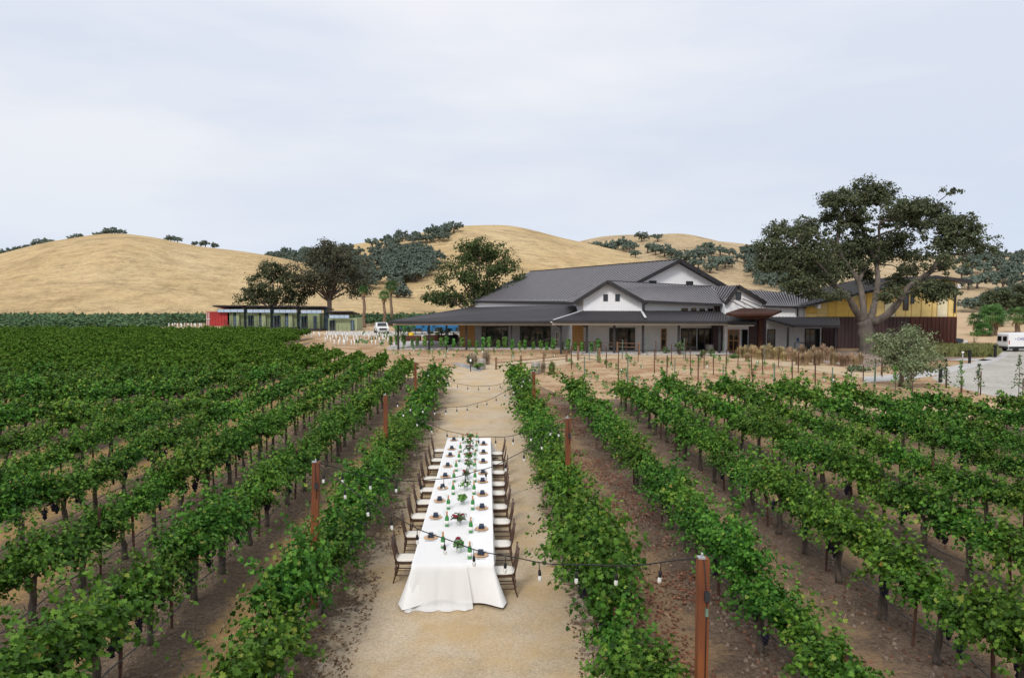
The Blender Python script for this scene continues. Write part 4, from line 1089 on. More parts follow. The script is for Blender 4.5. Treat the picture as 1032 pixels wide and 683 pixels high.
# small gable over the entry
P3 = V(743.7, 287.6, 78); L3 = V(734.6, 306.4, 78.05); R3 = V(772, 304.8, 78)
roofpanel(B, 'entry_roof', V(731, 305.6, 78.02), V(717.5, 291, 87), V(717, 289.2, 88), P3, 'roof', 9, .2, (.2, .1))
roofpanel(B, 'entry_roof', R3, back(R3, 90), back(P3, 90) + Vector((.01, 0, 0)), P3 + Vector((.01, 0, 0)), 'roof', 12, .2, (.1, .12))
m = MB(); a = V(730.5, 306, 78.4); b = V(768, 306, 78.4); c = V(743.7, 289.2, 78.4)
m.add([(a.x, 78.4, 4.3), (b.x, 78.4, 4.3), (b.x, 78.4, V(768, 303.4, 78.4).z), (c.x, 78.4, c.z), (a.x, 78.4, V(730.5, 302, 78.4).z), (a.x, 88, 4.3), (b.x, 88, 4.3)], [(0, 1, 2, 3, 4)])
m.box((a.x + .02, 78.41, 0), (b.x - .02, 88, 5.2)); m.build('entry_wall', M['board'], B)
m = MB(); m.bar(V(731, 306, 77.95), P3 + Vector((0, -.05, -.08)), .1, .42); m.bar(R3 + Vector((0, -.05, -.1)), P3 + Vector((0, -.05, -.08)), .1, .42); m.build('roof_trim', M['trim'], B)
window(B, 741.3, 294.4, 746.8, 302, 78.39, 0, 0, .05)
m = MB()
for (x0, y0, x1, y1) in ((732.5, 301, 752, 311), (739.5, 300.5, 762, 311), (748.5, 301, 768, 309.5)): m.tube([V(x0, y0, 78.2), V(x1, y1, 74.8)], .045, 6)
m.build('tie_rod', M['trim'], B)
# rear right block
roofpanel(B, 'rear_roof', V(770, 308, 85), V(813, 309, 85), V(816, 296.3, 91), V(752, 292, 91), 'roof', 22, .2, (.11, .06))
m = MB(); wbox(m, 771, 308.6, 812, 340, 85.6, 5, zmin=0); m.build('rear_wall', M['board'], B)
m = MB(); wbox(m, 803.6, 309.6, 804.8, 319, 85.4, .15); m.build('downpipe', M['trim'], B)
m = MB(); m.tube([V(653, 305, 79.2), V(649.5, 306.3, 79.9), V(649, 308, 80.2), V(649, 313.6, 80.2)], .07, 6); m.build('downpipe', M['trim'], B)
# left porch: long low roof in front of the hall
A_, B_, C_, D_ = V(391.5, 323.6, 81), V(559, 323.6, 81), V(589, 307.4, 90.5), V(472, 309.9, 121)
roofpanel(B, 'porch_roof', A_, B_, C_, D_, 'roof_dark', 74, .12, (.06, .07))
m = MB(); m.bar(A_ + Vector((0, -.06, -.13)), B_ + Vector((0, -.06, -.13)), .14, .26); m.bar(A_ + Vector((0, 0, -.15)), D_ + Vector((0, 0, -.15)), .14, .24); m.build('roof_trim', M['trim'], B)
m = MB(); za = A_.z - .3; m.add([(A_.x + .6, 81.4, za), (B_.x, 81.4, za), (B_.x + 1, 86.4, za + .02), (D_.x, 100, za + .02)], [(0, 1, 2, 3)]); m.box((A_.x + .6, 81.35, za - .16), (B_.x, 81.55, za - .004)); m.build('soffit', M['soffit'], B)
def posts(root, xs, y, d, top, w_=.2, mat='trim', n='porch_post'):
    for x in xs:
        p = V(x, y, d); MB().box((p.x - w_ / 2, d - w_ / 2, 0), (p.x + w_ / 2, d + w_ / 2, top)).build(n, M[mat], root)
posts(B, (401.4, 432.5, 450, 470, 515.5), 340, 82.2, za - .16)
# right porch
d0 = 74.6
e1, e2 = V(557, 322.8, d0), V(734, 323.8, d0); t1, t2 = V(588, 313, 80.2), V(734, 313.4, 80.2)
roofpanel(B, 'porch_roof', e1, e2, t2, t1, 'roof_dark', 62, .12, (.06, .07))
m = MB(); m.bar(e1 + Vector((-.05, -.06, -.13)), e2 + Vector((0, -.06, -.13)), .14, .28); m.build('roof_trim', M['trim'], B)
hc = MB(); hc.bar(e1 + Vector((.1, .05, .06)), t1 + Vector((0, 0, .06)), .2, .05); hc.bar(V(650.5, 321, d0 + .6) + Vector((0, 0, .12)), V(646.5, 313.6, 80) + Vector((0, 0, .06)), .24, .05); hc.build('hip_cap', M['hip_cap'], B)
zb = e1.z - .3; m = MB(); m.add([(e1.x, d0 + .3, zb), (e2.x, d0 + .3, zb), (e2.x, 80.4, zb), (e1.x, 80.4, zb)], [(0, 1, 2, 3)]); m.box((e1.x, d0 + .25, zb - .2), (e2.x, d0 + .45, zb - .004)); m.build('soffit', M['soffit'], B)
posts(B, (565.5, 591.5, 619, 648, 684, 725), 340, d0 + .9, zb - .2, .22)
m = MB()
for x0, x1, y0 in ((559, 565.5, 326), (584.5, 591.5, 325.5)): m.tube([V(x0, y0, d0 + .4), V((x0 + x1) / 2, y0 + 2.4, d0 + .8), V(x1, y0 + 4.6, d0 + .9)], .08, 6)
m.build('downpipe', M['trim'], B)
# ground floor, left to right
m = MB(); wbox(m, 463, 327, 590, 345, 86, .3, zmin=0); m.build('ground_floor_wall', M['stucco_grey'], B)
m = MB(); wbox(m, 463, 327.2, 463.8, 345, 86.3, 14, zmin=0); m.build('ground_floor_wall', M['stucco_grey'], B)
m = MB(); wbox(m, 588.2, 325, 735, 345, 79.95, .3, zmin=0); m.build('ground_floor_wall', M['stucco'], B)
for x0, x1, d in ((463.2, 478.5, 85.95), (576.6, 588, 79.7)):
    m = MB(); wbox(m, x0, 326.4, x1, 345, d, .12, zmin=.13); m.build('timber_panel', M['planks'], B)
window(B, 485.5, 328.8, 512, 345, 85.99, 3, 3, .1, name='glazed_garage_door', zmin=.14)
window(B, 524, 328.6, 555, 345, 85.99, 3, 3, .1, name='glazed_garage_door', zmin=.14)
window(B, 559.8, 334, 563.6, 345, 85.99, 1, 1, .07, 'soffit', name='door', zmin=.14)
window(B, 614, 330.2, 640, 345, 79.94, 2, 0, .12, name='glazed_door', zmin=.14)
window(B, 666, 331, 671.8, 345, 79.94, 0, 1, .1, 'oak_frame', name='door', zmin=.14)
window(B, 686, 330.6, 718, 345, 79.94, 3, 0, .13, name='glazed_door', zmin=.14)
m = MB(); wbox(m, 701.9, 330.8, 702.9, 345, 79.87, .06, zmin=.14); m.build('door_post', M['galv'], B)
m = MB(); wbox(m, 719, 324, 732.5, 345, 79.0, .9, zmin=0); m.build('corten_panel', M['corten_dark'], B)
window(B, 733.2, 332, 745.2, 345, 78.36, 1, 1, .16, 'oak_frame', name='double_door', zmin=.06)
window(B, 747.4, 332, 753.6, 345, 78.36, 0, 0, .1, name='door', zmin=.06)
m = MB(); wbox(m, 755.2, 317.5, 764.2, 345, 76.4, .3, zmin=0); wbox(m, 769.2, 317.5, 772.6, 345, 76.4, .3, zmin=0); m.build('corten_panel', M['corten_dark'], B)
# right low porch
q1, q2, q3, q4 = V(799.5, 327.4, 77.6), V(847, 327.8, 77.6), V(846, 319.8, 83), V(769.5, 319.2, 83)
roofpanel(B, 'porch_roof', q1, q2, q3, q4, 'roof_dark', 22, .14, (.06, .07))
m = MB(); m.bar(q1 + Vector((0, -.06, -.12)), q2 + Vector((0, -.06, -.12)), .14, .26); m.bar(q1 + Vector((0, 0, -.12)), q4 + Vector((0, 0, -.12)), .14, .26); m.build('roof_trim', M['trim'], B)
m = MB(); wbox(m, 771.8, 322.5, 828, 345, 82.6, .3, zmin=0); m.build('ground_floor_wall', M['stucco'], B)
window(B, 773, 331.6, 781.4, 345, 82.59, 0, 0, .1, name='door', zmin=.06); window(B, 811, 331, 826.5, 345, 82.59, 2, 0, .1, name='glazed_door', zmin=.06)
posts(B, (794, 842), 340, 78.2, q1.z - .25, .18)
m = MB(); wbox(m, 803, 340.5, 805.2, 344, 82.57, .02); m.build('wall_sign', M['sign_blue'], B)
# rust canopy on its column
g1, g2, g3, g4 = V(734.3, 323.8, d0), V(762, 324.6, d0), V(756, 316.6, 78.2), V(734.3, 315.4, 78.2)
roofpanel(B, 'porch_roof', g1, g2, g3, g4, 'roof_dark', 12, .12, (.06, .07))
m = MB(); m.bar(g1 + Vector((0.01, -.06, -.13)), g2 + Vector((0, -.06, -.13)), .14, .28); m.bar(g2 + Vector((0, .05, -.13)), g3 + Vector((0, 0, -.13)), .12, .26); m.build('roof_trim', M['trim'], B)
m = MB(); m.box((g1.x, d0 + .25, g2.z - .42), (g2.x - .1, 78.3, g2.z - .3)); m.build('soffit', M['soffit'], B)
Cn = thing('entry_canopy', 'rusty steel entry canopy, a tilted wedge on a single column before the winery door', 'canopy', (25.5, 75.5, 0))
top = [V(731.5, 315.4, 73), V(747, 310.4, 78), V(770, 310.6, 78.2), V(788, 312.6, 75), V(781, 315.4, 72.4), V(740, 316.4, 72)]
bot = [p + (Vector((V(766, 318, 75.4).x, 75.4, 0)) - Vector((p.x, p.y, 0))) * .55 + Vector((0, 0, -.62)) for p in top]
m = MB(); k = len(top); lip = [p - Vector((0, 0, .2)) for p in top]
m.add(top + lip + bot, [tuple(range(k))] + [(i, k + i, k + (i + 1) % k, (i + 1) % k) for i in range(k)] + [(k + i, 2 * k + i, 2 * k + (i + 1) % k, k + (i + 1) % k) for i in range(k)] + [tuple(reversed(range(2 * k, 3 * k)))]); m.build('canopy_plate', M['corten_canopy'], Cn)
m = MB(); wbox(m, 764.4, 318, 769, 345, 75.2, .5, zmin=0); m.build('column', M['corten_canopy'], Cn)

# ------------------------------------------------------------------ yellow building
Y = thing('tasting_building', 'yellow panelled building over a dark rusty ribbed wall, behind the big oak', 'building', (42, 86, 0))
yd = 85.0
def ytop(x): return interp([(806, 308.5), (857, 297.5), (942, 279), (980, 283.6)], x) + 1.6
m = MB(); m.add([V(812, 319.6, yd + .1), V(964.2, 320, yd + .1), V(964.2, ytop(964), yd + .1), V(942, ytop(942), yd + .1), V(812, ytop(812), yd + .1)], [(0, 1, 2, 3, 4)])
r964 = V(964.2, 320, yd + .1); t964 = V(964.2, ytop(964), yd + .1); m.add([r964, r964 + Vector((3, 18, 0)), t964 + Vector((3, 18, 0)), t964], [(0, 1, 2, 3)]); m.build('wall', M['fascia_yellow'], Y)
pm = MB(); xs = [812.4]
r = random.Random(5)
while xs[-1] < 962: xs.append(min(963.8, xs[-1] + r.choice((5, 6, 8, 10, 11) if xs[-1] > 895 else (8, 10, 11, 13))))
for x0, x1 in zip(xs, xs[1:]):
    if x1 - x0 < 1: continue
    tp = max(ytop(x0), ytop(x1)) + .2; ys = [319.2]
    for f in sorted((r.uniform(.2, .8) for _ in range(r.choice((1, 1, 2))))): ys.append(319.2 + (tp - 319.2) * f)
    ys.append(tp)
    for ya, yb in zip(ys, ys[1:]):
        if ya - yb > .4:
            c = r.choice((0.05, .05, .3, .3, .55, .8)) if x0 < 895 else r.choice((.3, .3, .55, .3, .8))
            wbox(pm, x0 + .12, yb + .12, x1 - .12, ya - .12, yd + .03, .06, c)
    # sloped fill above the last panel
    pm.add([V(x0 + .12, tp, yd + .03), V(x1 - .12, tp, yd + .03), V(x1 - .12, ytop(x1), yd + .03), V(x0 + .12, ytop(x0), yd + .03)], [(0, 1, 2, 3)], c)
pm.build('facade_panels', M['panel_yellow'], Y)
window(Y, 910, 293, 916, 312.6, yd, 0, 0, .1); window(Y, 917.6, 293, 921.5, 306, yd, 0, 0, .1); window(Y, 961, 291, 963.8, 315, yd - .02, 0, 1, .1)
f0, f1, f2 = V(805, 308.4, 83.7), V(942.5, 277.8, 83.7), V(980.5, 282.6, 83.7)
m = MB(); sv = Vector((2.5, 24, 0.2)); th_ = Vector((0, 0, .3))
for a, b in ((f0, f1), (f1, f2)):
    m.add([a, b, b + sv, a + sv, a - th_, b - th_, b + sv - th_, a + sv - th_], [(0, 1, 2, 3), (7, 6, 5, 4), (0, 4, 5, 1), (1, 5, 6, 2), (2, 6, 7, 3), (3, 7, 4, 0)])
    for i in range(1, 30):
        t = i / 30; m.bar(a.lerp(b, t) + Vector((0, 0, .03)), a.lerp(b, t) + sv + Vector((0, 0, .03)), .05, .06)
m.build('roof', M['trim'], Y)
for x in (830, 930, 942, 953, 964, 973):
    p = V(x, interp([(806, 308.5), (857, 297.5), (942, 279), (980, 283.6)], x), 82.8) - Vector((0, 0, .62))
    MB().box((p.x - .16, 83.9, p.z - .22), (p.x + .16, 85.0, p.z + .2)).build('bracket', M['white_paint'], Y)
for x0, x1, mt, d in ((824, 917, 'corten_dark', 84.3), (917.05, 964.6, 'corten_red', 84.2)):
    m = MB(); wbox(m, x0, 319.4, x1, 345, d, .5, zmin=0); a = V(x0, 340, d); b = V(x1, 340, d); z1 = V(x0, 319.5, d).z
    n = int((b.x - a.x) / .42)
    for i in range(n):
        x = a.x + (i + .5) * (b.x - a.x) / n; m.box((x - .06, d - .07, 0), (x + .06, d - .002, z1))
    m.build('ribbed_wall', M[mt], Y)
b = V(964.6, 340, 84.2); MB().box((b.x - .35, 84.72, 0), (b.x - .03, 100, V(964, 319.5, 84.2).z)).build('ribbed_wall', M['corten_red'], Y)
# handrail, bins by the right door
t = thing('handrail', 'short black handrail by the right hand door', 'handrail', V(801, 352, 80))
t.location.z = 0
p = V(801, 352, 80); MB().tube([(p.x, 80, 0), (p.x, 80, .95), (p.x + .5, 80, .95), (p.x + .9, 79, .9), (p.x + .9, 79, 0)], .05, 6).build('rail', M['black'], t)

# ------------------------------------------------------------------ container cabins
def ribs(mb, x0, x1, y, z0, z1, step=.28, tint=None):
    n = max(1, int((x1 - x0) / step))
    for i in range(n):
        x = x0 + (i + .5) * (x1 - x0) / n; mb.box((x - .06, y - .045, z0 + .12), (x + .06, y - .001, z1 - .12), tint)
cd = 131.0
def container(name, lab, x0, x1, mat, d=cd, y0=315, y1=328.6, dep=6, doors=True):
    a = V(x0, y1, d); b = V(x1, y0, d); t = thing(name, lab, 'container', ((a.x + b.x) / 2, d + dep / 2, 0), 0)
    m = MB(); m.box((a.x, d, a.z), (b.x, d + dep, b.z)); ribs(m, a.x + .15, b.x - .1, d, a.z, b.z, .5)
    for z in (a.z + .03, b.z - .17): m.box((a.x - .03, d - .06, z), (b.x + .03, d - .0465, z + .14))
    m.build('body', M[mat], t); return t, a, b
t, a, b = container('shipping_container', 'red shipping container at the left end of the green cabins', 208, 231, 'cont_red', cd, 314.2, 328.4)
m = MB()
for x in (208.6, 210.6): m.bar(V(x, 315, cd - .1), V(x, 328, cd - .1), .09, .09)
m.bar(V(208.4, 321.5, cd - .1), V(212, 321.5, cd - .1), .08, .08); m.build('lock_rod', M['white_paint'], t)
def cabin(i, x0, x1, y0, y1, blocks, glass, lab):
    a = V(x0, y1, cd); b = V(x1, y0, cd)
    t = thing('container_cabin', lab, 'cabin', ((a.x + b.x) / 2, cd, 0), 0)
    for kind, u0, u1, dd in blocks:
        A0 = V(u0, y1, cd + dd); B0 = V(u1, y0, cd + dd)
        if kind in ('g', 'p'):
            m = MB(); m.box((A0.x, cd + dd, A0.z), (B0.x, cd + dd + 5, B0.z)); ribs(m, A0.x + .1, B0.x - .1, cd + dd, A0.z, B0.z, .45); m.build('wall', M['cont_green' if kind == 'g' else 'cont_pale'], t)
        elif kind == 'w': window(t, u0, y0 + 2.2, u1, y1 - .4, cd + dd - .06, 1, 0, .12, 'steel_blue', 'dark_pane')
        elif kind == 'd': window(t, u0, y0 + 2, u1, y1 - .4, cd + dd - .06, 0, 1, .14, 'steel_blue', 'blue_pane', 'door')
        elif kind == 's':
            m = MB(); m.box((A0.x, cd + dd, 0), (B0.x, cd + dd + .4, B0.z + .9)); m.build('steel_column', M['steel_blue'], t)
    # clerestory strip and shed roof
    window(t, glass[0], glass[3] + .1, glass[1], glass[2] + .8, cd - .55, 3, 0, .05, 'steel_blue', 'sky_pane', 'clerestory')
    l, r_ = V(glass[0] - 3, glass[3], cd), V(glass[1] + 4, glass[3], cd); z = l.z + .05
    z += .25
    m = MB(); m.add([(l.x, cd - .7, z + .35), (r_.x, cd - .7, z + .35), (r_.x, cd + 6, z - .3), (l.x, cd + 6, z - .3), (l.x, cd - .7, z + .12), (r_.x, cd - .7, z + .12), (r_.x, cd + 6, z - .52), (l.x, cd + 6, z - .52)],
        [(0, 1, 2, 3), (7, 6, 5, 4), (0, 4, 5, 1), (1, 5, 6, 2), (2, 6, 7, 3), (3, 7, 4, 0)]); m.build('shed_roof', M['trim'], t)
    # railing
    m = MB(); n = 7
    for k in range(n + 1):
        x = a.x + (b.x - a.x) * k / n; m.bar((x, cd - 1.6, a.z), (x, cd - 1.6, a.z + 1.05), .04, .04)
    for zz in (.55, 1.05): m.bar((a.x, cd - 1.6, a.z + zz), (b.x, cd - 1.6, a.z + zz), .03, .03)
    m.build('railing', M['trim'], t)
    m = MB(); m.box((a.x - .2, cd - 1.8, a.z - .25), (b.x + .2, cd + 5, a.z - .01))
    for k in range(3): x = a.x + (b.x - a.x) * (k + .5) / 3; m.box((x - .25, cd - 1.5, 0), (x + .25, cd - 1.1, a.z - .252))
    m.build('deck', M['trim'], t)
    return t
cabin(0, 229.5, 246, 315.2, 329, [('g', 229.5, 235, .0), ('d', 235.2, 238, .25), ('p', 238.2, 240.8, .02), ('g', 241, 245.6, .5), ('s', 246, 248.2, 1)], (219, 246, 314, 311.2), 'green container cabin joined to the red container')
cabin(1, 248.5, 273, 315.2, 329.4, [('g', 248.6, 256, .6), ('w', 250, 255, .55), ('g', 256.2, 261, .0), ('d', 261.2, 263.5, .3), ('p', 263.7, 267.5, .02), ('g', 267.7, 272.4, .4), ('s', 272.6, 275.2, 1)], (249, 272.5, 314.4, 311.4), 'green container cabin second from the red container')
cabin(2, 275.5, 299.4, 315.4, 329.6, [('g', 275.6, 283, .6), ('w', 276.2, 282, .55), ('g', 283.2, 287, .0), ('d', 287.2, 290.5, .3), ('p', 290.7, 294.4, .02), ('g', 294.6, 299, .4), ('s', 299.6, 302.4, 1)], (276, 299, 314.6, 311.6), 'green container cabin in the middle of the row, third from the red container')
cabin(3, 302.6, 326, 316, 331, [('g', 302.6, 310, .6), ('w', 303.6, 309.4, .55), ('p', 310.2, 326, .8), ('g', 310.4, 322, -.8), ('w', 316, 319, -.85), ('s', 326.4, 330.4, 1)], (303.4, 324.4, 315, 312), 'green container cabin with a jutting front, fourth from the red container')
cabin(4, 331, 359.6, 320.4, 333.4, [('p', 331, 359.6, .3), ('w', 332, 337.8, .24), ('d', 353.6, 356.8, .24)], (331.6, 352, 320, 317), 'lower pale green cabin at the right end of the container row')
# people-sized clutter on the decks is left plain; planters below
# ------------------------------------------------------------------ vehicles
def wheel(root, x, y, r_, w_, yaw=0):
    o = MB(); prof = [(r_ * .62, -w_ / 2), (r_ * .95, -w_ / 2), (r_, -w_ * .35), (r_, w_ * .35), (r_ * .95, w_ / 2), (r_ * .62, w_ / 2)]
    o.lathe(prof, 20); ty = o.build('wheel', M['tyre'], root, False); ty.location = (x, y, r_); ty.rotation_euler = (PI / 2, 0, 0)
    rm = MB().lathe([(.001, -w_ * .42), (r_ * .2, -w_ * .46), (r_ * .6, -w_ * .4), (r_ * .63, -w_ * .5), (r_ * .63, w_ * .5), (r_ * .6, w_ * .4), (r_ * .2, w_ * .46), (.001, w_ * .42)], 16)
    link('rim', rm.mesh('rim', M['galv']), ty)
def extrude_body(secs, w_, taper=.0):
    """profile in x,z swept across y with a slightly narrower top (tumblehome)"""
    m = MB(); zt = max(z for x, z in secs); zb = min(z for x, z in secs); k = len(secs); rows_ = []
    ys = (-1, -.93, .93, 1)
    for yy in ys:
        inset = .035 if abs(yy) == 1 else 0
        cxm = sum(x for x, z in secs) / k; czm = (zt + zb) / 2
        rows_.append([(cxm + (x - cxm) * (1 - inset * .5), yy * w_ / 2 * (1 - taper * max(0, (z - (zb + (zt - zb) * .45)) / (zt - zb))), czm + (z - czm) * (1 - inset)) for x, z in secs])
    vs = [v for r_ in rows_ for v in r_]
    fs = [tuple(range(k)), tuple(reversed(range(3 * k, 4 * k)))] + [(j * k + i, (j + 1) * k + i, (j + 1) * k + (i + 1) % k, j * k + (i + 1) % k) for j in range(3) for i in range(k)]
    return m.add(vs, fs)
# white cargo van, nose to the right, tail towards us
p = G(1014, 354.0); V1 = thing('cargo_van', 'white high roofed cargo van at the right edge, rear doors towards the path', 'van', (p.x + 2.2, p.y + .5, 0), math.radians(6))
secs = [(-2.95, .55), (-3.0, .95), (-2.93, 2.35), (-2.75, 2.55), (1.5, 2.6), (2.0, 2.35), (2.6, 1.45), (3.05, 1.2), (3.1, .6), (3.0, .4), (-2.9, .4)]
extrude_body(secs, 2.05, .1).build('body', M['car_white'], V1, False)
MB().box((-2.9, -1.034, .4), (2.9, -1.022, .72)).box((-3.06, -1.0, .4), (-2.96, 1.0, .7)).build('skirt', M['plastic_dark'], V1, False)
MB().box((-2.93, -1.03, 1.0), (-2.80, -.99, 1.55)).build('tail_lamp', M['lens_red'], V1, False); MB().box((-2.93, .99, 1.0), (-2.80, 1.03, 1.55)).build('tail_lamp', M['lens_red'], V1, False)
MB().slab([(1.2, -.99, 1.5), (2.3, -.99, 1.5), (1.85, -.955, 2.25), (1.2, -.955, 2.25)], (0, -1, 0), -.01).build('side_window', M['dark_pane'], V1, False)
MB().slab([(2.58, -.85, 1.52), (2.58, .85, 1.52), (2.06, .8, 2.3), (2.06, -.8, 2.3)], (1, 0, 1), -.02).build('windscreen', M['dark_pane'], V1, False)
for sy in (-1, 1): MB().box((-3.035, sy * .45 - .3, 1.45), (-2.985, sy * .45 + .3, 2.1)).build('rear_window', M['dark_pane'], V1, False)
for x in (-1.85, 1.95):
    for y in (-.93, .93): wheel(V1, x, y, .36, .24)
V1.scale = (.84, .84, .78)
cu = bpy.data.curves.new('lettering', 'FONT'); cu.body = '\u2022 CASS'; cu.size = .5; cu.extrude = .004
tmp = bpy.data.objects.new('lettering', cu); COL.objects.link(tmp); dg = bpy.context.evaluated_depsgraph_get(); me = bpy.data.meshes.new_from_object(tmp.evaluated_get(dg)); bpy.data.objects.remove(tmp)
me.materials.clear(); me.materials.append(M['letter_blue']); o = link('lettering', me, V1, (-2.1, -1.045, 1.62)); o.rotation_euler = (PI / 2 - .03, 0, 0)
# dark blue car tucked behind the rust wall, tail towards us on the right
p = G(966, 349.0); C1 = thing('parked_car', 'dark blue car parked behind the end of the rusty wall', 'car', (p.x - 1.0, p.y + 2, 0), math.radians(168))
secs = [(-2.2, .5), (-2.25, .85), (-1.2, .98), (-.4, 1.5), (1.3, 1.52), (2.05, 1.05), (2.2, .9), (2.2, .4), (2.0, .28), (-2.1, .28)]
extrude_body(secs, 1.8, .22).build('body', M['car_blue'], C1, False)
for sy in (-1, 1):
    MB().slab([(-.95, sy * .83, 1.0), (1.75, sy * .83, 1.02), (1.2, sy * .735, 1.44), (-.35, sy * .735, 1.43)], (0, sy, 0), -.012).build('side_window', M['dark_pane'], C1, False)
    MB().box((2.1, sy * .86 - .09, .75), (2.225, sy * .86 + .035, 1.0)).build('tail_lamp', M['lens_red'], C1, False)
for x in (-1.35, 1.35):
    for y in (-.82, .82): wheel(C1, x, y, .32, .22)
# white pickup by the pavilion, nose towards us
p = G(382, 336.3); K1 = thing('pickup_truck', 'white pickup truck parked left of the open pavilion', 'pickup', (p.x, p.y + 2.2, 0), math.radians(-74))
secs = [(2.6, .5), (2.65, .95), (2.5, 1.08), (1.2, 1.15), (.55, 1.75), (-.9, 1.78), (-1.1, 1.2), (-2.7, 1.18), (-2.75, .55), (-2.5, .42), (2.4, .38)]
extrude_body(list(reversed(secs)), 1.95, .14).build('body', M['car_white'], K1, False)
MB().slab([(1.17, -.78, 1.19), (1.17, .78, 1.19), (.6, .7, 1.7), (.6, -.7, 1.7)], (1, 0, 1), -.03).build('windscreen', M['dark_pane'], K1, False)
MB().box((2.62, -.6, .62), (2.68, .6, .95)).build('grille', M['plastic_dark'], K1, False)
for sy in (-1, 1):
    MB().slab([(-.8, sy * .93, 1.2), (1.0, sy * .93, 1.2), (.5, sy * .875, 1.68), (-.75, sy * .875, 1.68)], (0, sy, 0), -.02).build('side_window', M['dark_pane'], K1, False)
    MB().box((2.6, sy * .78 - .12, .75), (2.675, sy * .78 + .12, .95)).build('headlight', M['lens_white'], K1, False)
for x in (-1.7, 1.75):
    for y in (-.9, .9): wheel(K1, x, y, .4, .26)
# ------------------------------------------------------------------ trees
def clump_leaves(g, c, rad, n, size):
    """a leafy mass: many sub-tufts spread through a flattened, uneven volume"""
    k = max(5, n // 34); Ps = []; Ns = []
    for _ in range(k):
        u = g.normal(0, 1, 3); u /= np.linalg.norm(u); rr = g.random() ** .38
        o = np.array(c) + u * rr * np.array(rad); s = .3 * np.mean(rad) * g.uniform(.45, 1.0)
        m = n // k; d = g.normal(0, 1, (m, 3)) * np.array([1, 1, .62]) * s
        Ps.append(o + d); Ns.append(d + u * s * .5 + np.array([0, 0, .5 * s]) + g.normal(0, .5 * s, (m, 3)))
    P = np.concatenate(Ps); N = np.concatenate(Ns); U = g.normal(0, 1, P.shape); S = size * g.uniform(.55, 1.3, len(P))
    return P, N, U, S, np.clip(g.normal(.45, .22, len(P)), 0, .99)
def tree_fol(name, root, clumps, mat, size, seed, world=False):
    g = np.random.default_rng(seed); sets = []
    for c, rad, n in clumps: sets.append(leaves(*clump_leaves(g, c, rad, n, size), CARD, CARD_Q))
    v, q, t = cat_leaves(sets)
    return link(name, npmesh(name, v, q, mat, tint=t), root)
def crooked(r, a, b, n, amp):
    a, b = Vector(a), Vector(b); L = (b - a).length; pts = []
    for i in range(n + 1):
        t = i / n; w_ = math.sin(t * PI) * amp * L
        pts.append(a.lerp(b, t) + Vector((r.uniform(-1, 1), r.uniform(-1, 1), r.uniform(-.6, .9))) * w_)
    return pts
# --- the big valley oak, limbs traced from the photograph and given depth
OD = 77.0
ob = V(873, 355, OD); ob.z = 0
OAK = thing('valley_oak', 'huge spreading oak with twisting limbs in front of the yellow building', 'tree', ob)
def ol(zx, zy, dy=0.0):
    p = V(740 + zx / 3.415, 170 + zy / 3.415, OD + dy)
    return Vector((p.x - ob.x, dy, p.z + 0))
limbs = [
 ([(458,652,0),(457,620,0),(455,585,0),(452,548,0),(446,522,0)], [1.12,.86,.74,.78,.72]),
 ([(446,532,0),(418,492,-.6),(398,445,-1.2),(345,402,-2.2),(262,352,-3),(150,345,-3.4),(105,320,-3.6)], [.5,.42,.36,.28,.19,.11,.05]),
 ([(450,528,.2),(442,455,.8),(430,382,1.5),(392,338,1.8),(352,270,2.2),(358,215,2.2),(368,165,2.4),(392,112,2)], [.46,.38,.32,.26,.21,.17,.12,.05]),
 ([(466,524,.3),(484,470,1.2),(495,400,2.2),(492,325,2.8),(455,250,3.2),(438,200,3.4),(432,130,3),(452,72,2.6)], [.46,.38,.32,.27,.22,.18,.12,.05]),
 ([(492,335,2.8),(500,240,1.5),(494,182,.8),(555,172,0),(640,150,-.6),(690,140,-1)], [.22,.16,.14,.11,.07,.03]),
 ([(474,530,-.2),(528,506,-.8),(572,452,-1.6),(608,392,-2.2),(676,362,-2.8),(708,300,-3),(740,242,-3.2),(772,188,-3)], [.5,.44,.38,.33,.28,.22,.15,.05]),
 ([(716,294,-3),(750,292,-3.4),(792,300,-4),(842,282,-4)], [.22,.18,.12,.04]),
 ([(592,428,-2),(645,420,-3.5),(705,432,-4.4),(740,420,-5)], [.22,.16,.1,.04]),
 ([(398,445,-1.2),(360,440,-3),(310,440,-4.5),(230,395,-5.5)], [.25,.2,.13,.05]),
 ([(345,402,-2.2),(300,330,-4),(240,290,-5),(180,240,-5)], [.22,.16,.11,.04]),
 ([(455,250,3.2),(520,220,4.5),(570,205,5),(620,190,5)], [.2,.15,.1,.04]),
 ([(430,382,1.5),(470,300,4),(520,280,5.5),(560,270,6)], [.25,.18,.12,.05]),
 ([(352,270,2.2),(290,260,3.4),(220,225,4),(150,222,4)], [.2,.15,.1,.04]),
 ([(572,452,-1.6),(540,430,-3.5),(510,440,-4.5)], [.16,.11,.05]),
]
m = MB(); r = random.Random(3)
for pts, rad in limbs:
    P = [ol(*p) for p in pts]
    # subdivide with small wiggles
    Q = []; Rr_ = []
    for i in range(len(P) - 1):
        for k in range(3):
            t = k / 3; j = rad[i] * .18 if i else .04
            Q.append(P[i].lerp(P[i + 1], t) + Vector((r.uniform(-j, j), r.uniform(-j, j), r.uniform(-j, j)))); Rr_.append((rad[i] * (1 - t) + rad[i + 1] * t) * r.uniform(.9, 1.1) * (.85 if rad[0] < 1 else 1))
    Q.append(P[-1]); Rr_.append(rad[-1])
    for _ in range(2): Q = [Q[0]] + [(Q[i - 1] + Q[i] * 2 + Q[i + 1]) / 4 for i in range(1, len(Q) - 1)] + [Q[-1]]
    m.tube(Q, Rr_, 10)
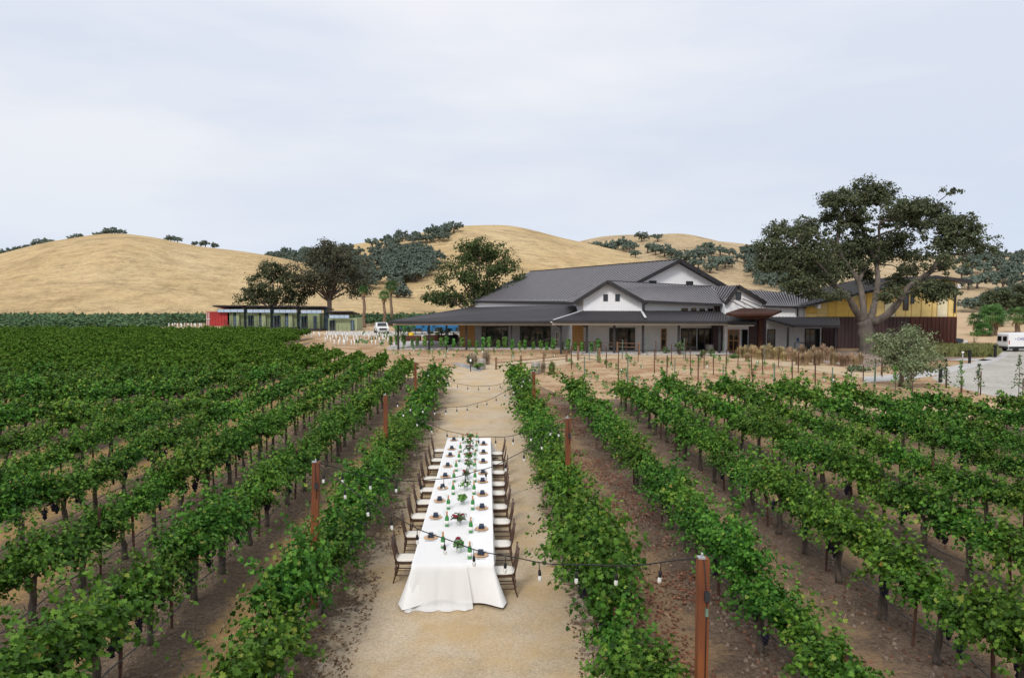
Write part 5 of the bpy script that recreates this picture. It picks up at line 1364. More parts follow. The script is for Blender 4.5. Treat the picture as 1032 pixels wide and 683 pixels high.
CL = [(455,70,60,40,2.6),(512,84,50,40,2),(392,110,60,40,2),(330,112,45,36,1.5),(342,160,40,24,3),(572,132,60,38,-1),(640,142,66,38,-1),(622,188,60,28,5),(692,148,34,24,-1),
 (760,190,60,44,-3),(800,232,55,44,-3.5),(728,238,46,34,-3),(842,268,24,24,-4),(150,222,62,32,4),(242,205,58,34,3.5),(120,270,48,30,-3),(182,300,78,44,-4),(262,290,78,48,-4),(332,310,80,54,2.5),
 (292,366,92,44,-1.5),(385,338,78,50,3),(230,392,58,34,-5.5),(420,270,70,44,3),(472,292,78,48,4),(540,280,58,44,6),(325,436,62,22,-4.5),(592,352,40,24,3),(562,392,46,30,4),(530,432,38,28,-4.5),
 (682,430,58,28,-4.4),(722,420,40,24,-5),(660,402,48,18,-4),(455,372,36,30,6),(600,300,44,24,6),(110,330,36,24,-3.5),(430,180,36,30,3),(560,230,40,26,4.5)]
cl = []
for i, (zx, zy, rx, ry, dy) in enumerate(CL):
    c = ol(zx, zy, dy); k = OD / FPX / 3.415
    cl.append(((c.x, c.y, c.z), (rx * k * 1.06, rx * k * .8 + .3, ry * k * .98), int(48 * rx * ry / 100) + 340))
    # twigs reaching into the mass
    best = min((ol(*p) for pts, rad in limbs[1:] for p in pts[1:]), key=lambda q: (q - c).length)
    m.tube(crooked(r, best, c + Vector((0, 0, .2)), 4, .08), [.1, .08, .06, .045, .03], 5)
for pts, rad in limbs[1:]:
    P = [ol(*p) for p in pts]; n_ = len(P) - 1
    for k in range(int(n_ * 2.8)):
        u = (.5 + .5 * r.random()) * n_; i_ = min(n_ - 1, int(u)); c = P[i_].lerp(P[i_ + 1], u - i_)
        if c.z < 6.2 or c.x > ol(800, 300).x: continue
        c = c + Vector((r.gauss(0, 1.1), r.gauss(0, 1.2), abs(r.gauss(.3, .7)))); s = r.uniform(.6, 1.25)
        cl.append(((c.x, c.y, c.z), (s * 1.25, s * 1.1, s * .75), int(230 * s)))
        m.tube(crooked(r, P[i_].lerp(P[i_ + 1], u - i_), c, 3, .1), [.07, .05, .04, .02], 5)
m.build('trunk', M['oak_bark'], OAK, False)
tree_fol('crown', OAK, cl, M['oak_leaf'], .195, 11)
# --- trees around: trunk, forked limbs and a crown of clumps
def oak(name, lab, base, height, width, seed, mat, group=None, trunk=.5, fork=.28, n=16, per=260, size=.45, shape=None, round_=1.0):
    r = random.Random(seed); t = thing(name, lab, 'tree', base, 0, group); m = MB()
    fz = height * fork; m.tube([(0, 0, -.1), (.05, 0, fz * .5), (.1, 0, fz)], [trunk * 1.35, trunk * .95, trunk * .85], 9)
    cl = []
    cs = shape or [(r.uniform(-1, 1), r.uniform(-.8, .8), r.uniform(0, 1)) for _ in range(n)]
    for (u, v_, z_) in cs:
        e = math.sqrt(max(0.05, 1 - (max(0, z_ - .35) / .75) ** 2 * round_)); c = Vector((u * width / 2 * .8 * e, v_ * width / 2 * .7 * e, fz * 1.05 + (height - fz * 1.05) * (.12 + .78 * z_)))
        s = width * r.uniform(.09, .165); cl.append((tuple(c), (s * 1.15, s * 1.1, s * .72), int(per * r.uniform(.7, 1.3))))
        a = Vector((.1, 0, fz * r.uniform(.85, 1.0))); mid = a.lerp(c, .5) + Vector((0, 0, (c - a).length * .1)); P = [a, a.lerp(mid, .5) + Vector((r.uniform(-.3, .3), r.uniform(-.3, .3), 0)), mid, mid.lerp(c, .6) + Vector((r.uniform(-.4, .4), r.uniform(-.4, .4), .2)), c]
        m.tube(P, [trunk * .42, trunk * .34, trunk * .26, trunk * .16, trunk * .06], 6)
    m.build('trunk', M['bark'], t, False); tree_fol('crown', t, cl, mat, size, seed)
    return t
S1 = [(-.9,.2,.25),(-.7,-.4,.5),(-.75,.3,.05),(-.5,.1,.75),(-.3,-.5,.35),(-.35,.4,.9),(-.1,.1,.6),(0,-.4,.2),(.1,.3,.95),(.15,-.2,.75),(.35,.2,.5),(.3,-.5,.3),(.55,.1,.8),(.6,-.3,.55),(.8,.3,.35),(.9,-.1,.15),(.75,.2,.6),(-.55,-.2,.2),(.05,.5,.4),(.5,.4,.1),(-.2,-.1,1.0),(.85,0,.0),(.25,.1,1.0),(.45,-.2,.95)]
S2 = [(-.95,0,.15),(-.8,.3,.4),(-.6,-.2,.65),(-.45,.2,.9),(-.25,-.3,.5),(-.1,.2,.72),(.1,-.1,.45),(.3,.3,.85),(.4,-.3,.6),(.6,.1,.92),(.75,-.2,.7),(.9,.2,.45),(.95,-.1,.25),(-.5,.3,.15),(0,0,.15),(.5,.2,.2),(.75,.2,.1),(-.2,.4,1.0),(.15,-.3,1.02),(-.75,-.1,.2),(.3,0,.35),(-.35,0,.3)]
b = V(332, 335, 158); oak('oak_tree', 'large dark oak with a wide rounded crown behind the green cabins', (b.x, 158, 0), 17.2, 19, 31, M['oak_brown'], None, .55, .34, per=620, size=.33, shape=S1)
b = V(276, 335, 160); oak('oak_tree', 'smaller open oak left of the wide rounded one, behind the green cabins', (b.x, 160, 0), 13.2, 16, 37, M['oak_leaf'], None, .45, .24, per=520, size=.33, shape=S2)
b = V(482, 340, 126); oak('oak_tree', 'dense dark green oak rising behind the left end of the winery roof', (b.x, 126, 0), 15.6, 19.5, 43, M['oak_green'], None, .5, .16, per=760, size=.3, shape=S2)
b = V(1008, 345, 150); oak('oak_tree', 'dark oak behind the palms and the white van', (b.x, 150, 0), 7.5, 10, 47, M['oak_leaf'], None, .4, .25, n=18, per=420, size=.34)
b = V(1032, 345, 165); oak('oak_tree', 'bushy grey oak at the right edge behind the van', (b.x, 165, 0), 8.5, 11, 53, M['oak_leaf'], None, .4, .2, n=18, per=420, size=.36)
# --- palms
def palm(lab, base, h, crown, seed, trunk=.28, grp='fan palms'):
    r = random.Random(seed); t = thing('palm_tree', lab, 'palm', base, 0, grp); m = MB(); n = 14
    pts = [(.1 * math.sin(i * .7 + seed), .06 * math.cos(i * .5), h * i / n) for i in range(n + 1)]
    m.tube(pts, [trunk * (1.25 if i == 0 else 1.0 - .3 * i / n + (.06 if i % 2 else -.03)) for i in range(n + 1)], 9); m.build('trunk', M['palm_bark'], t, False)
    vs = []; fs = []; ti = []
    for i in range(30):
        a = i * 2.399; e = 1.15 - 1.75 * (i / 30) + r.uniform(-.1, .1); d = Vector((math.cos(a) * math.cos(e), math.sin(a) * math.cos(e), math.sin(e))); st_ = crown * .5
        o = Vector((0, 0, h)); hub = o + d * st_; side = d.cross(Vector((0, 0, 1))).normalized(); up = side.cross(d)
        tv = r.random() * .9
        b0 = len(vs); vs += [o + side * .02, o - side * .02, hub - side * .02, hub + side * .02]; fs.append((b0, b0 + 1, b0 + 2, b0 + 3)); ti += [tv] * 4
        for k in range(13):
            q = (k - 6) / 6 * 1.9; dd = d * math.cos(q) + side * math.sin(q); tip = hub + dd * crown * .55 + Vector((0, 0, -.25 * crown * abs(math.sin(q)) * r.random() - .12 * crown)); mid = hub + dd * crown * .3; wv = dd.cross(up).normalized() * crown * .035
            b0 = len(vs); vs += [hub, mid + wv, tip, mid - wv]; fs.append((b0, b0 + 1, b0 + 2, b0 + 3)); ti += [tv] * 4
    link('fronds', npmesh('fronds', [tuple(v) for v in vs], fs, M['palm_leaf'], tint=np.array(ti, np.float32)[:, None]), t)
    # a skirt of dead fronds
    vs = []; fs = []
    for i in range(20):
        a = i * 2.399; z = h - r.uniform(.1, .7); c, s_ = math.cos(a), math.sin(a); b0 = len(vs); w_ = .12
        vs += [(c * trunk - s_ * w_, s_ * trunk + c * w_, z), (c * trunk + s_ * w_, s_ * trunk - c * w_, z), (c * crown * .38 + s_ * w_, s_ * crown * .38 - c * w_, z - crown * .45), (c * crown * .38 - s_ * w_, s_ * crown * .38 + c * w_, z - crown * .5)]; fs.append((b0, b0 + 1, b0 + 2, b0 + 3))
    link('dead_fronds', npmesh('dead_fronds', vs, fs, M['straw']), t); return t
for (x, ytop_, d, lab, cr_) in ((367, 292, 145, 'tall thin fan palm standing alone left of the pavilion', 1.25), (387.5, 298, 150, 'shorter fan palm of the pair behind the pavilion', 1.5), (394.5, 289, 156, 'taller fan palm of the pair behind the pavilion', 1.8)):
    b = V(x, 330, d); palm(lab, (b.x, d, 0), V(x, ytop_, d).z, cr_, int(x), .34)
for (x, ytop_, d, lab, cr_) in ((985, 323, 116, 'fan palm left of the close pair by the white van', 1.9), (998.5, 317, 113, 'taller fan palm of the close pair by the white van', 2.3), (1002.5, 319, 114, 'right hand fan palm of the close pair by the van', 2.1), (1025, 318.5, 124, 'fan palm standing behind the white van', 2.2), (991, 332, 112, 'low young fan palm between the taller ones', 1.6)):
    b = V(x, 340, d); palm(lab, (b.x, d, 0), V(x, ytop_, d).z, cr_, int(x), .42)
# --- bushes, olive, saplings
def bush(name, lab, cat, base, w_, h, n, size, mat, seed, grp=None, trunk=False):
    g = np.random.default_rng(seed); t = thing(name, lab, cat, base, 0, grp)
    k = max(5, n // 90); cl = []
    for i in range(k):
        a = g.uniform(0, 6.28); rr = g.random() ** .5 * w_ * .34; z = g.uniform(.25, .82) * h if not trunk else g.uniform(.3, .84) * h; e = 1 - .45 * abs(z / h - .5)
        cl.append(((rr * math.cos(a) * e, rr * math.sin(a) * e, z), (w_ * .2, w_ * .2, h * .16), n // k))
    tree_fol('foliage', t, cl, mat, size, seed)
    r = random.Random(seed); m = MB()
    for c, _, _ in cl: m.tube(crooked(r, (r.uniform(-.05, .05), r.uniform(-.05, .05), h * .34 if trunk else 0), c, 3, .1), [w_ * .014 + .012, w_ * .01 + .01, .012, .008], 5)
    if trunk: m.tube([(0, 0, -.05), (.03, 0, h * .2), (0, .02, h * .4)], [w_ * .035, w_ * .028, w_ * .022], 8)
    m.build('trunk' if trunk else 'branches', M['bark'], t, False); return t
bush('olive_tree', 'broad grey green olive tree before the rusty wall', 'tree', G(908, 389.5), 5.2, 4.0, 7000, .12, M['olive_leaf'], 61, trunk=True)
bush('olive_tree', 'slim young olive tree in front of the broad one', 'tree', G(919, 399), 1.5, 2.6, 900, .11, M['olive_leaf'], 62, trunk=True)
SAP = [(952.5,391,1.9,'sapling at its stake beside the near black bollard'),(967.5,402,2.2,'sparse yellowish sapling right of the near bollard'),(985.5,399,1.9,'sapling tied to a rusty stake by the gravel drive'),(1026,405,2.6,'leafy sapling at the right edge of the drive'),(902,394,1.6,'thin yellow green sapling left of the olive tree'),(700,384,1.2,'tiny sapling in the sandy bed')]
for i, (px, py, h, lab) in enumerate(SAP[:5]):
    p = G(px, py); t = thing('sapling', lab, 'young tree', p, 0, 'staked saplings by the drive')
    g = np.random.default_rng(90 + i); n = 120; z = h * g.uniform(.3, 1, n); a = g.uniform(0, 6.28, n); rr = g.random(n) * .42 * (1.15 - z / h)
    P = np.stack([rr * np.cos(a), rr * np.sin(a), z], 1); l_ = leaves(P, g.normal(0, 1, P.shape) + [0, 0, .6], g.normal(0, 1, P.shape), g.uniform(.07, .14, n), g.random(n) * .92, CARD, CARD_Q)
    link('foliage', npmesh('foliage', l_[0], l_[1], M['young_leaf' if i in (1, 4) else 'shrub_leaf'], tint=l_[2]), t)
    m = MB().tube([(0, 0, -.02), (.03, 0, h * .5), (0, .02, h)], [.022, .016, .006], 6)
    for k in range(6): zz = h * (.35 + .1 * k); a_ = k * 2.4; m.tube([(0, 0, zz), (.2 * math.cos(a_), .2 * math.sin(a_), zz + .2)], [.008, .004], 4)
    m.build('trunk', M['bark'], t, False)
for px, py, pt in ((953.8, 391, 371), (969, 402, 379), (988, 398, 374), (1030.5, 405, 381), (882, 384.5, 362.5), (889, 380, 360)):
    p = G(px, py); h = V(px, pt, p.y).z; o = MB().tube([(0, 0, -.05), (0, 0, h)], .035, 8).mesh('tree_stake', M['rust_stake']); o = link('tree_stake', o, None, p)
    tag(o, 'round rusty brown tree stake planted near the gravel drive and the olive', 'stake', 'tree stakes by the drive')
# --- grasses and low shrubs
def tuft_mesh(seed, n, h, w_, mat):
    g = np.random.default_rng(seed); a = g.uniform(0, 6.28, n); e = g.uniform(.05, 1.0, n) ** 1.3 * w_
    P = np.stack([.12 * w_ * g.normal(0, 1, n), .12 * w_ * g.normal(0, 1, n), np.zeros(n)], 1)
    Vv = []; Q = []; T = []
    for i in range(n):
        d = np.array([math.cos(a[i]), math.sin(a[i]), 0]); s = np.array([-d[1], d[0], 0]) * .008 * (1 + h); hh = h * g.uniform(.6, 1.1); b = len(Vv)
        p0 = P[i]; p1 = p0 + d * e[i] * .3 + [0, 0, hh * .6]; p2 = p0 + d * e[i] * .8 + [0, 0, hh * (.95 - .35 * e[i] / w_)]
        Vv += [p0 - s, p0 + s, p1 + s, p1 - s, p1 - s, p1 + s, p2 + s * 1.2, p2 - s * 1.2]; Q += [(b, b + 1, b + 2, b + 3), (b + 4, b + 5, b + 6, b + 7)]; T += [g.random() * .9] * 8
    return npmesh('grass_clump', Vv, Q, mat, tint=np.array(T, np.float32)[:, None])
TUF = {k: [tuft_mesh(i + 7 * j, 300, 1.05, .62, M[mt]) for i in range(3)] for j, (k, mt) in enumerate((('gold', 'straw'), ('red', 'straw_red'), ('pale', 'straw_pale'), ('green', 'grass_green')))}
def tuft(kind, px, py, s, lab, grp):
    o = link('grass_clump', rng.choice(TUF[kind]), None, G(px, py)); o.rotation_euler = (0, 0, rng.uniform(0, 6)); o.scale = (s, s, s * rng.uniform(.85, 1.1)); return tag(o, lab, 'ornamental grass', grp)
for px in (746, 751, 760, 768, 775, 781, 787):
    tuft('gold', px, rng.uniform(358, 362), rng.uniform(1.15, 1.5), 'golden ornamental grass clump before the entry canopy', 'golden grass clumps')
for px, py in ((753, 364), (790, 364), (765, 362), (796, 359), (770, 358), (757, 357)): tuft('gold', px, py, rng.uniform(.9, 1.3), 'golden ornamental grass clump before the entry canopy', 'golden grass clumps')
for px, py in ((795, 362), (801, 364), (808, 361), (815, 365), (820, 362), (826, 366), (833, 363), (812, 368), (840, 368), (829, 360), (838, 361), (790, 360), (805, 368), (823, 368)):
    tuft('red', px, py, rng.uniform(1.0, 1.4), 'reddish brown ornamental grass clump left of the oak trunk', 'reddish grass clumps left of the oak')
for px, py in ((845, 365), (853, 368), (858, 367), (862, 370), (849, 369), (867, 367), (885, 357), (889, 356)):
    tuft('red', px, py, rng.uniform(.9, 1.2), 'reddish tan grass clump around the foot of the oak', 'reddish grass clumps at the oak')
def meadow():
    g = np.random.default_rng(9); n = 9000; P = np.array([tuple(G(x, y)) for x, y in zip(g.uniform(925, 1003, n), 353.6 + 6.2 * g.random(n))]); N = g.normal(0, 1, P.shape); N[:, 2] *= .2; U = g.normal(0, .5, P.shape); U[:, 2] = 1
    v, q, t = leaves(P, N, U, g.uniform(.45, 1.0, n), g.random(n) * .92, BLADE * np.array([2.2, 1, 1], np.float32), CARD_Q)
    stuff(link('meadow_grass', npmesh('meadow_grass', v, q, M['grass_green'], tint=t)), 'tall yellow green meadow grass along the walk by the rusty wall', 'grass')
meadow()
tuft('green', 556, 377.5, 1.0, 'spiky green grass clump beside the wine barrel', 'single green grass clump')
tuft('pale', 477, 369.5, 1.35, 'pale dried grass clump behind the path lamp', 'pale grass clumps by the path'); tuft('pale', 490, 367.5, 1.25, 'pale dried grass clump right of the path lamp', 'pale grass clumps by the path'); tuft('pale', 547.5, 375, .8, 'pale dried grass clump by the right barrel', 'pale grass clumps by the path')
for i, (px, py, w_, h, mt, lab) in enumerate(((475.5, 369.5, 1.3, .9, 'shrub_leaf', 'round dark shrub behind the path lamp'), (482, 372.5, 1.0, .6, 'young_leaf', 'small bright green shrub at the path edge'), (685, 357.5, 1.8, 1.5, 'shrub_leaf', 'olive brown shrub before the glazed doors'), (670, 357, 1.2, .9, 'shrub_leaf', 'small shrub by the narrow wooden door'), (707, 360.5, 1.6, .8, 'shrub_leaf', 'low shrub left of the wood framed door'), (716, 359, 1.4, .9, 'shrub_leaf', 'low shrub before the corner of the porch'), (737, 361, 1.7, .6, 'young_leaf', 'low bright green plant before the entry'), (854, 374, 1.6, .5, 'olive_leaf', 'low blue green plant on the bed under the oak'), (868, 374.5, 2.0, .6, 'olive_leaf', 'wider blue green plant on the bed under the oak'), (982, 346, 1.6, 1.6, 'young_leaf', 'round green bush behind the walk by the car'), (1006, 352, 1.2, .8, 'young_leaf', 'yellowish flowering bush beside the van'), (403, 338, 3, 2.4, 'young_leaf', 'bright green tree top bush behind the pavilion'), (412, 338, 3.4, 2.8, 'young_leaf', 'larger bright green bush behind the pavilion'), (540, 376, .9, .5, 'shrub_leaf', 'little green shrub left of the right hand barrel'))):
    bush('shrub', lab, 'shrub', G(px, py), w_, h, int(260 + 160 * w_), .11 if py > 345 else .2, M[mt], 120 + i)
# dry tree line on the hills -------------------------------------------------
def hill_tree_mesh(seed):
    g = np.random.default_rng(seed); cl = []
    for i in range(11):
        a = g.uniform(0, 6.28); rr = g.random() ** .5 * 3.6; cl.append(((rr * math.cos(a), rr * math.sin(a), 2.6 + g.random() * 3.0 * (1 - rr / 5.5)), (1.6, 1.6, 1.15), 100))
    sets = [leaves(*clump_leaves(g, c, rad, n, .6), CARD, CARD_Q) for c, rad, n in cl]
    return cat_leaves(sets)
HT = [hill_tree_mesh(500 + i) for i in range(7)]
HTM = [npmesh('crown', v, q, M['hazy_hill_leaf'], tint=t) for v, q, t in HT]
htr = MB().tube([(0, 0, -1.0), (.1, 0, 1.4), (0, .1, 3.6)], [.5, .34, .2], 6).tube([(.1, 0, 1.4), (1.2, .3, 3.2)], [.24, .1], 5).tube([(.1, 0, 1.2), (-1.1, -.3, 3.0)], [.24, .1], 5).mesh('trunk', M['bark'])
def hill_oak(p, s, lab, grp, sx=1.0):
    t = thing('hill_oak', lab, 'tree', p, rng.uniform(0, 6), grp); link('crown', rng.choice(HTM), t); link('trunk', htr, t); t.scale = (s * sx, s * sx, s); return t
# lone trees: (hill, px, py of the foot, size, label)
for px, py, s in ((-6,262,1.5),(4,259,1.3),(12,257.5,1.3),(20,254.5,1.1),(28,252.5,1.0),(36,250,1.2),(43,248.5,1.3),(50,247,1.0)):
    q_ = V(px, py + 1, 430); hill_oak(q_, s * .75, 'oak in the dark line along the left shoulder of the left hill', 'oaks on the left shoulder of the left hill')
for px, s, lab in ((71, .8, 'small round oak left of the crest of the left hill'), (78, 1.0, 'round oak on the crest of the left hill, left of the group'), (97, .8, 'low oak at the left of the crest group'), (104, .9, 'middle oak of the crest group on the left hill'), (112, 1.25, 'largest oak on the crest of the left hill'), (124, .9, 'thin oak at the right of the crest group'), (172, .95, 'left oak of the two down the right shoulder of the left hill'), (179, .9, 'second oak down the right shoulder of the left hill'), (196, .7, 'small oak near the saddle of the left hill'), (207, 1.0, 'dark oak near the saddle of the left hill'), (216, .8, 'oak in the saddle before the wooded ridge')):
    q_ = V(px, smooth_ridge([(0,258.5),(40,249),(80,241.5),(112,237.5),(140,237.5),(165,242),(200,249),(245,253)], px) + .8, 412); hill_oak(q_, s * .8, lab, 'oaks on the crest of the left hill')
woods = []
def inpoly(x, y, P):
    c = False; j = len(P) - 1
    for i in range(len(P)):
        if (P[i][1] > y) != (P[j][1] > y) and x < (P[j][0] - P[i][0]) * (y - P[i][1]) / (P[j][1] - P[i][1]) + P[i][0]: c = not c
        j = i
    return c
def wood(key, poly, n, smin, smax):
    xs = [p[0] for p in poly]; ys = [p[1] for p in poly]; k = 0
    while k < n:
        x = rng.uniform(min(xs), max(xs)); y = rng.uniform(min(ys), max(ys))
        if inpoly(x, y, poly) and noise.noise(Vector((x * .05, y * .09, 2))) > -.42: woods.append((HILLS[key](x, y), rng.uniform(0, 6), rng.uniform(smin, smax), rng.randrange(99))); k += 1
wood('mid', [(243,271),(262,262),(300,259),(345,254),(400,246),(452,236),(460,240),(440,252),(446,268),(430,282),(405,290),(370,296),(330,292),(300,288),(268,278)], 175, .85, 1.3)
wood('far', [(752,262),(775,256),(805,262),(812,285),(806,306),(770,300),(756,290)], 46, 1.2, 1.8)
wood('far', [(966,262),(1000,258),(1045,258),(1050,264),(1010,266),(975,268)], 24, .7, 1.05)
wood('far', [(1000,302),(1018,292),(1050,286),(1055,320),(1020,322),(975,324),(976,314)], 26, .75, 1.1)
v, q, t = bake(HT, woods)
stuff(link('hill_woodland', npmesh('hill_woodland', v, q, M['hazy_hill_leaf'], tint=t)), 'haze-tinted bluish green oak woodland covering the hillsides', 'woodland')
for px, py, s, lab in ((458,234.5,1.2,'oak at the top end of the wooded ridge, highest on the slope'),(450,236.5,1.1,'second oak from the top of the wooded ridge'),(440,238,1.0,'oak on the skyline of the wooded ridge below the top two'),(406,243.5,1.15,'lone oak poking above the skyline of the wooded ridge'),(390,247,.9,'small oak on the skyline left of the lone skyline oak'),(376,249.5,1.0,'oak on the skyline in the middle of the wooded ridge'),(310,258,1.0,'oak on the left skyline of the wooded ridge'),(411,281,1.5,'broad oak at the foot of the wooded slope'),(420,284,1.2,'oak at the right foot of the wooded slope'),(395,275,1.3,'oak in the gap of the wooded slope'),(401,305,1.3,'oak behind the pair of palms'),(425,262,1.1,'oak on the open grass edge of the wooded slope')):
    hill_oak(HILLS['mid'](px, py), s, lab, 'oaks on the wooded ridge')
for px, py, s in ((566,256,1.1),(572,258,1.3),(579,261,1.5),(588,256,1.2),(597,252,1.0),(603,254,1.2),(612,256,1.3),(620,253,1.3),(628,252,1.4),(634,254,1.2),(646,244,1.2),(662,243,.95),(652,255,1.1),(660,257,1.2),(669,259,1.3),(676,260,1.1),(640,260,.9),(690,268,1.6),(698,264,1.4),(711,255,1.2),(716,259,1.0),(742,264,.8),(734,259,.9),(684,263,1.0),(703,272,1.1),(706,262,1.1),(725,258,1.0),(737,268,.7),(722,272,1.5),(730,270,1.2),(715,275,1.0),(750,259,1.2),(757,257,1.2)):
    hill_oak(HILLS['far'](px, py), s * 1.05, 'oak on the golden hill rising behind the winery roofs', 'oaks on the hill behind the winery')
for px, py, s in ((972,270,1.3),(978,276,1.4),(986,262,1.0),(1003,275,1.5),(1010,264,1.1),(1022,270,1.3),(1017,285,1.6),(1010,292,1.4),(1028,280,1.3),(984,290,1.2),(998,284,1.0),(1035,290,1.3),(990,277,.9),(1014,276,1.1),(1006,285,.8),(975,292,1.0),(968,282,1.2),(1040,272,1.3),(996,265,.9)):
    hill_oak(HILLS['far'](px, py), s * 1.15, 'oak on the golden slope at the right, beyond the van and palms', 'oaks on the right hand slope')
p = G(97, 315); bush('lone_tree', 'small lone dark tree at the foot of the left hill', 'tree', (p.x, 216, 0), 2.4, 5, 300, .5, M['hazy_hill_leaf'], 77, trunk=True)
# ------------------------------------------------------------------ fences, barrels, lamps, pavilion clutter
def fence(ptsx, lab, h=1.1, rails=(.45, .95)):
    P = [G(*p) for p in ptsx]; t = thing('rail_fence', lab, 'fence', P[0])
    for p in P: MB().box((p.x - .09, p.y - .09, -.05), (p.x + .09, p.y + .09, h)).build('post', M['rail_wood'], t)
    for a, b in zip(P, P[1:]):
        for z in rails:
            d = (b - a).normalized() * .1; MB().bar(a + d + Vector((0, 0, z)), b - d + Vector((0, 0, z)), .03, .06).build('rail', M['rail_wood'], t)
fence([(500, 372.5), (525, 369.8), (548, 367), (571, 364.6)], 'low brown wooden rail fence along the left edge of the path bend', 1.0, (.28, .55))
fence([(582.5, 363), (604, 365.5)], 'short brown fence of two posts at the far side of the path', 1.35, (.25,))
fence([(600, 355.5), (622, 356.5), (644, 357.5)], 'wooden rail fence in front of the winery glass door', 1.25, (.75, 1.15))
def barrel(px, py, lab, s=1.0):
    t = thing('wine_barrel', lab, 'barrel', G(px, py), rng.random(), 'old wine barrels beside the path')
    MB().lathe([(.001, 0), (.29, 0), (.33, .15), (.355, .45), (.33, .75), (.29, .9), (.27, .9), (.265, .87), (.001, .87)], 22).build('staves', M['barrel_wood'], t, False)
    for z, r_ in ((.1, .326), (.27, .349), (.62, .35), (.8, .327)): MB().lathe([(r_ - .02, z - .025), (r_ + .006, z - .025), (r_ + .006, z + .025), (r_ - .02, z + .025)], 22).build('hoop', M['galv'], t, False)
    t.scale = (s, s, s); return t
barrel(540, 376.5, 'weathered grey wine barrel standing at the right side of the path bend', 1.0); barrel(485.5, 372.2, 'grey wine barrel among dry grass at the left side of the path', .95)
t = thing('path_lamp', 'small black path lamp by the grey paving', 'lamp', G(474.3, 374.6))
MB().tube([(0, 0, 0), (0, 0, .78)], .035, 8).build('pole', M['black'], t, False); MB().lathe([(.06, .8), (.07, .82), (.07, .98), (.001, 1.0)], 10).build('lamp_head', M['white_paint'], t, False)
def bollard(px, py, pt, lab):
    p = G(px, py); h = V(px, pt, p.y).z; t = thing('bollard_light', lab, 'bollard', p, 0, 'black bollard lights along the walk')
    MB().box((-.09, -.07, 0), (.09, .07, h)).build('shaft', M['black'], t, False); MB().box((-.2, -.08, h + .002), (.12, .08, h + .08)).box((-.2, -.08, h - .1), (-.15, .08, h)).build('lamp_head', M['black'], t, False); MB().box((-.16, -.13, -.02), (.16, .13, .05)).build('base', M['concrete'], t, False)
bollard(947.5, 386, 369, 'black bollard light nearest the camera, by the start of the concrete walk'); bollard(977, 366.5, 353.5, 'black bollard light on the inside of the curving walk'); bollard(1003, 360.5, 348.5, 'black bollard light at the far bend of the walk, before the van')
p = G(970, 366.5); t = thing('path_lamp', 'small pale path light left of the middle bollard', 'lamp', p); MB().tube([(0, 0, 0), (0, 0, .95)], .04, 8).build('pole', M['galv'], t, False); MB().lathe([(.09, .94), (.1, .97), (.1, 1.07), (.001, 1.09)], 10).build('lamp_head', M['white_paint'], t, False)
p = G(973, 351.5); t = thing('ground_sign', 'small white sign standing by the blue car', 'sign', p); MB().box((-.22, -.02, .2), (.22, .02, 1.0)).build('panel', M['white_paint'], t, False); MB().box((-.03, -.015, 0), (.03, .015, .198)).build('leg', M['galv'], t, False)
# beyond the open pavilion: blue shades, rust planters, a grill, a yellow bin
for i, (px, w_, lab) in enumerate(((413, 4.2, 'blue shade awning left behind the pavilion'), (428, 2.8, 'narrow blue awning in the middle behind the pavilion'), (447, 5.0, 'blue awning right behind the pavilion'))):
    d = 118 + i * 2; b = V(px, 335, d); t = thing('shade_awning', lab, 'awning', (b.x, d, 0), 0)
    MB().slab([(-w_ / 2, -1.2, 1.5), (w_ / 2, -1.2, 1.5), (w_ / 2, 1.2, 1.8), (-w_ / 2, 1.2, 1.8)], (0, 0, 1), .12).box((-w_ / 2, -1.22, 1.0), (w_ / 2, -1.205, 1.45)).build('canvas', M['shade_blue'], t, False)
    for sx in (-1, 1): MB().box((sx * w_ / 2 - .06, -1.2, 0), (sx * w_ / 2 + .06, -1.1, 1.36)).build('leg', M['steel_blue'], t, False)
t_ = V(432, 335, 128); t = thing('machinery_shed', 'dark low shed with blue doors far behind the pavilion', 'shed', (t_.x, 128, 0)); m = MB(); m.box((-5.5, 0, 0), (5.5, 5, 1.9)); m.build('wall', M['plastic_dark'], t, False)
for x in (-3.6, 0, 3.6): MB().box((x - 1.1, -.06, .1), (x + 1.1, -.004, 1.6)).build('door', M['shade_blue' if x > -2 else 'steel_blue'], t, False)
MB().box((-5.9, -.6, 1.92), (5.9, 5.4, 2.05)).build('roof', M['trim'], t, False)
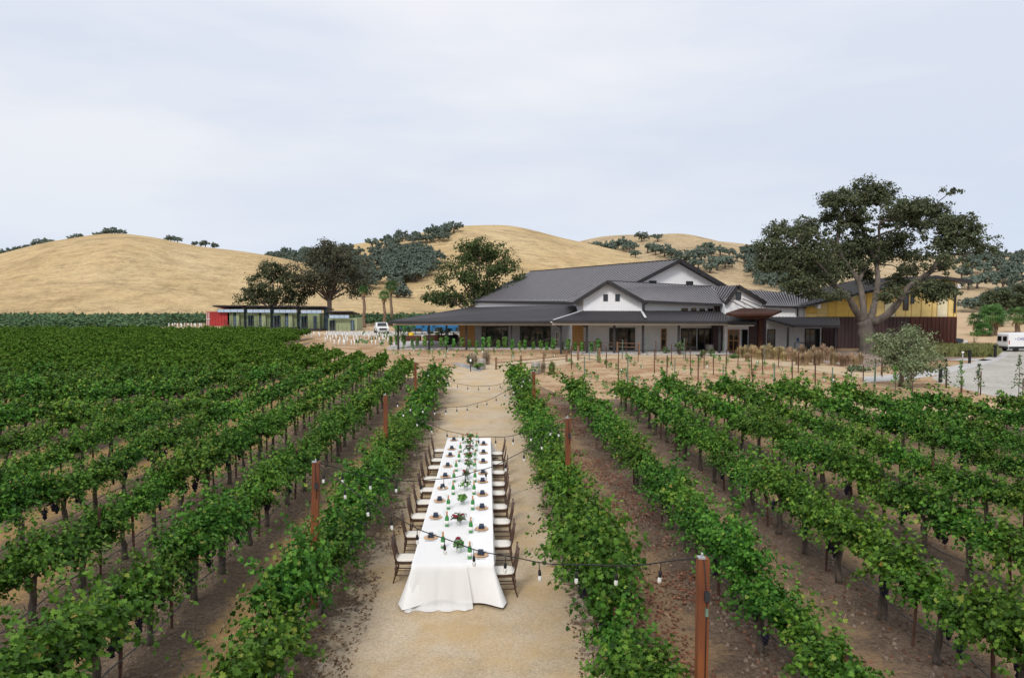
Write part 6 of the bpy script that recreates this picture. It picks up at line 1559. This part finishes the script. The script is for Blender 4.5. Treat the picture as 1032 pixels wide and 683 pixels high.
for px0, px1, py, lab in ((404, 424, 344.3, 'low rusty steel planter left behind the pavilion posts'), (428, 462, 343.5, 'long rusty steel planter behind the pavilion posts')):
    a, b = G(px0, py), G(px1, py); t = thing('steel_planter', lab, 'planter', ((a.x + b.x) / 2, a.y, 0)); L = b.x - a.x
    m = MB(); m.box((-L / 2, -.6, 0), (L / 2, -.55, .8)).box((-L / 2, .55, 0), (L / 2, .6, .8)).box((-L / 2, -.548, 0), (-L / 2 + .05, .548, .8)).box((L / 2 - .05, -.548, 0), (L / 2, .548, .8)); m.build('box', M['corten_red'], t, False)
    MB().box((-L / 2 + .06, -.54, 0), (L / 2 - .06, .54, .7)).build('soil', M['clod'], t, False)
for px, py, s in ((440, 343, 1.6), (447, 343, 1.9), (455, 343, 1.7), (434, 343, 1.4)): bush('shrub', 'green shrub growing in the long rusty planter', 'shrub', G(px, py), s, s * 1.1, 300, .16, M['shrub_leaf'], int(px), 'shrubs in the long planter')
p = G(414.5, 342.8); t = thing('waste_bin', 'yellow bin behind the pavilion', 'bin', p); MB().lathe([(.001, 0), (.3, 0), (.36, .95), (.001, .95)], 12).build('body', M['yellow'], t, False); MB().lathe([(.38, .952), (.38, 1.0), (.2, 1.08), (.001, 1.09)], 12).build('lid', M['yellow'], t, False)
p = G(456, 348); t = thing('barbecue_grill', 'black covered grill under the pavilion edge', 'grill', p)
MB().box((-.6, -.35, .15), (.6, .35, .9)).build('cabinet', M['black'], t, False); MB().slab([(-.62, -.37, .905), (.62, -.37, .905), (.5, -.2, 1.3), (-.5, -.2, 1.3)], (0, 0, 1), .01).lathe([(.001, .91), (.55, .91), (.45, 1.2), (.001, 1.3)], 10).build('hood', M['black'], t, False)
for sx in (-1, 1): MB().box((sx * .5 - .05, -.3, 0), (sx * .5 + .05, .3, .148)).build('leg', M['black'], t, False)
# bench under the porch
p = G(597, 354.5); t = thing('porch_table', 'wooden table under the porch right of the timber panel', 'table', (V(597, 350, 78.5).x, 78.5, .12))
MB().box((-1.0, -.4, .9), (1.0, .4, .98)).build('tabletop', M['rail_wood'], t, False)
for sx in (-1, 1):
    for sy in (-1, 1): MB().box((sx * .9 - .05, sy * .32 - .05, 0), (sx * .9 + .05, sy * .32 + .05, .898)).build('leg', M['rail_wood'], t, False)
bx_ = V(715, 352, 78.3); t = thing('planter_barrel', 'half barrel planter by the glazed doors near the entry', 'planter', (bx_.x, 78.3, .12)); MB().lathe([(.001, 0), (.36, 0), (.44, .35), (.42, .7), (.38, .7), (.37, .62), (.001, .62)], 18).build('staves', M['barrel_wood'], t, False)
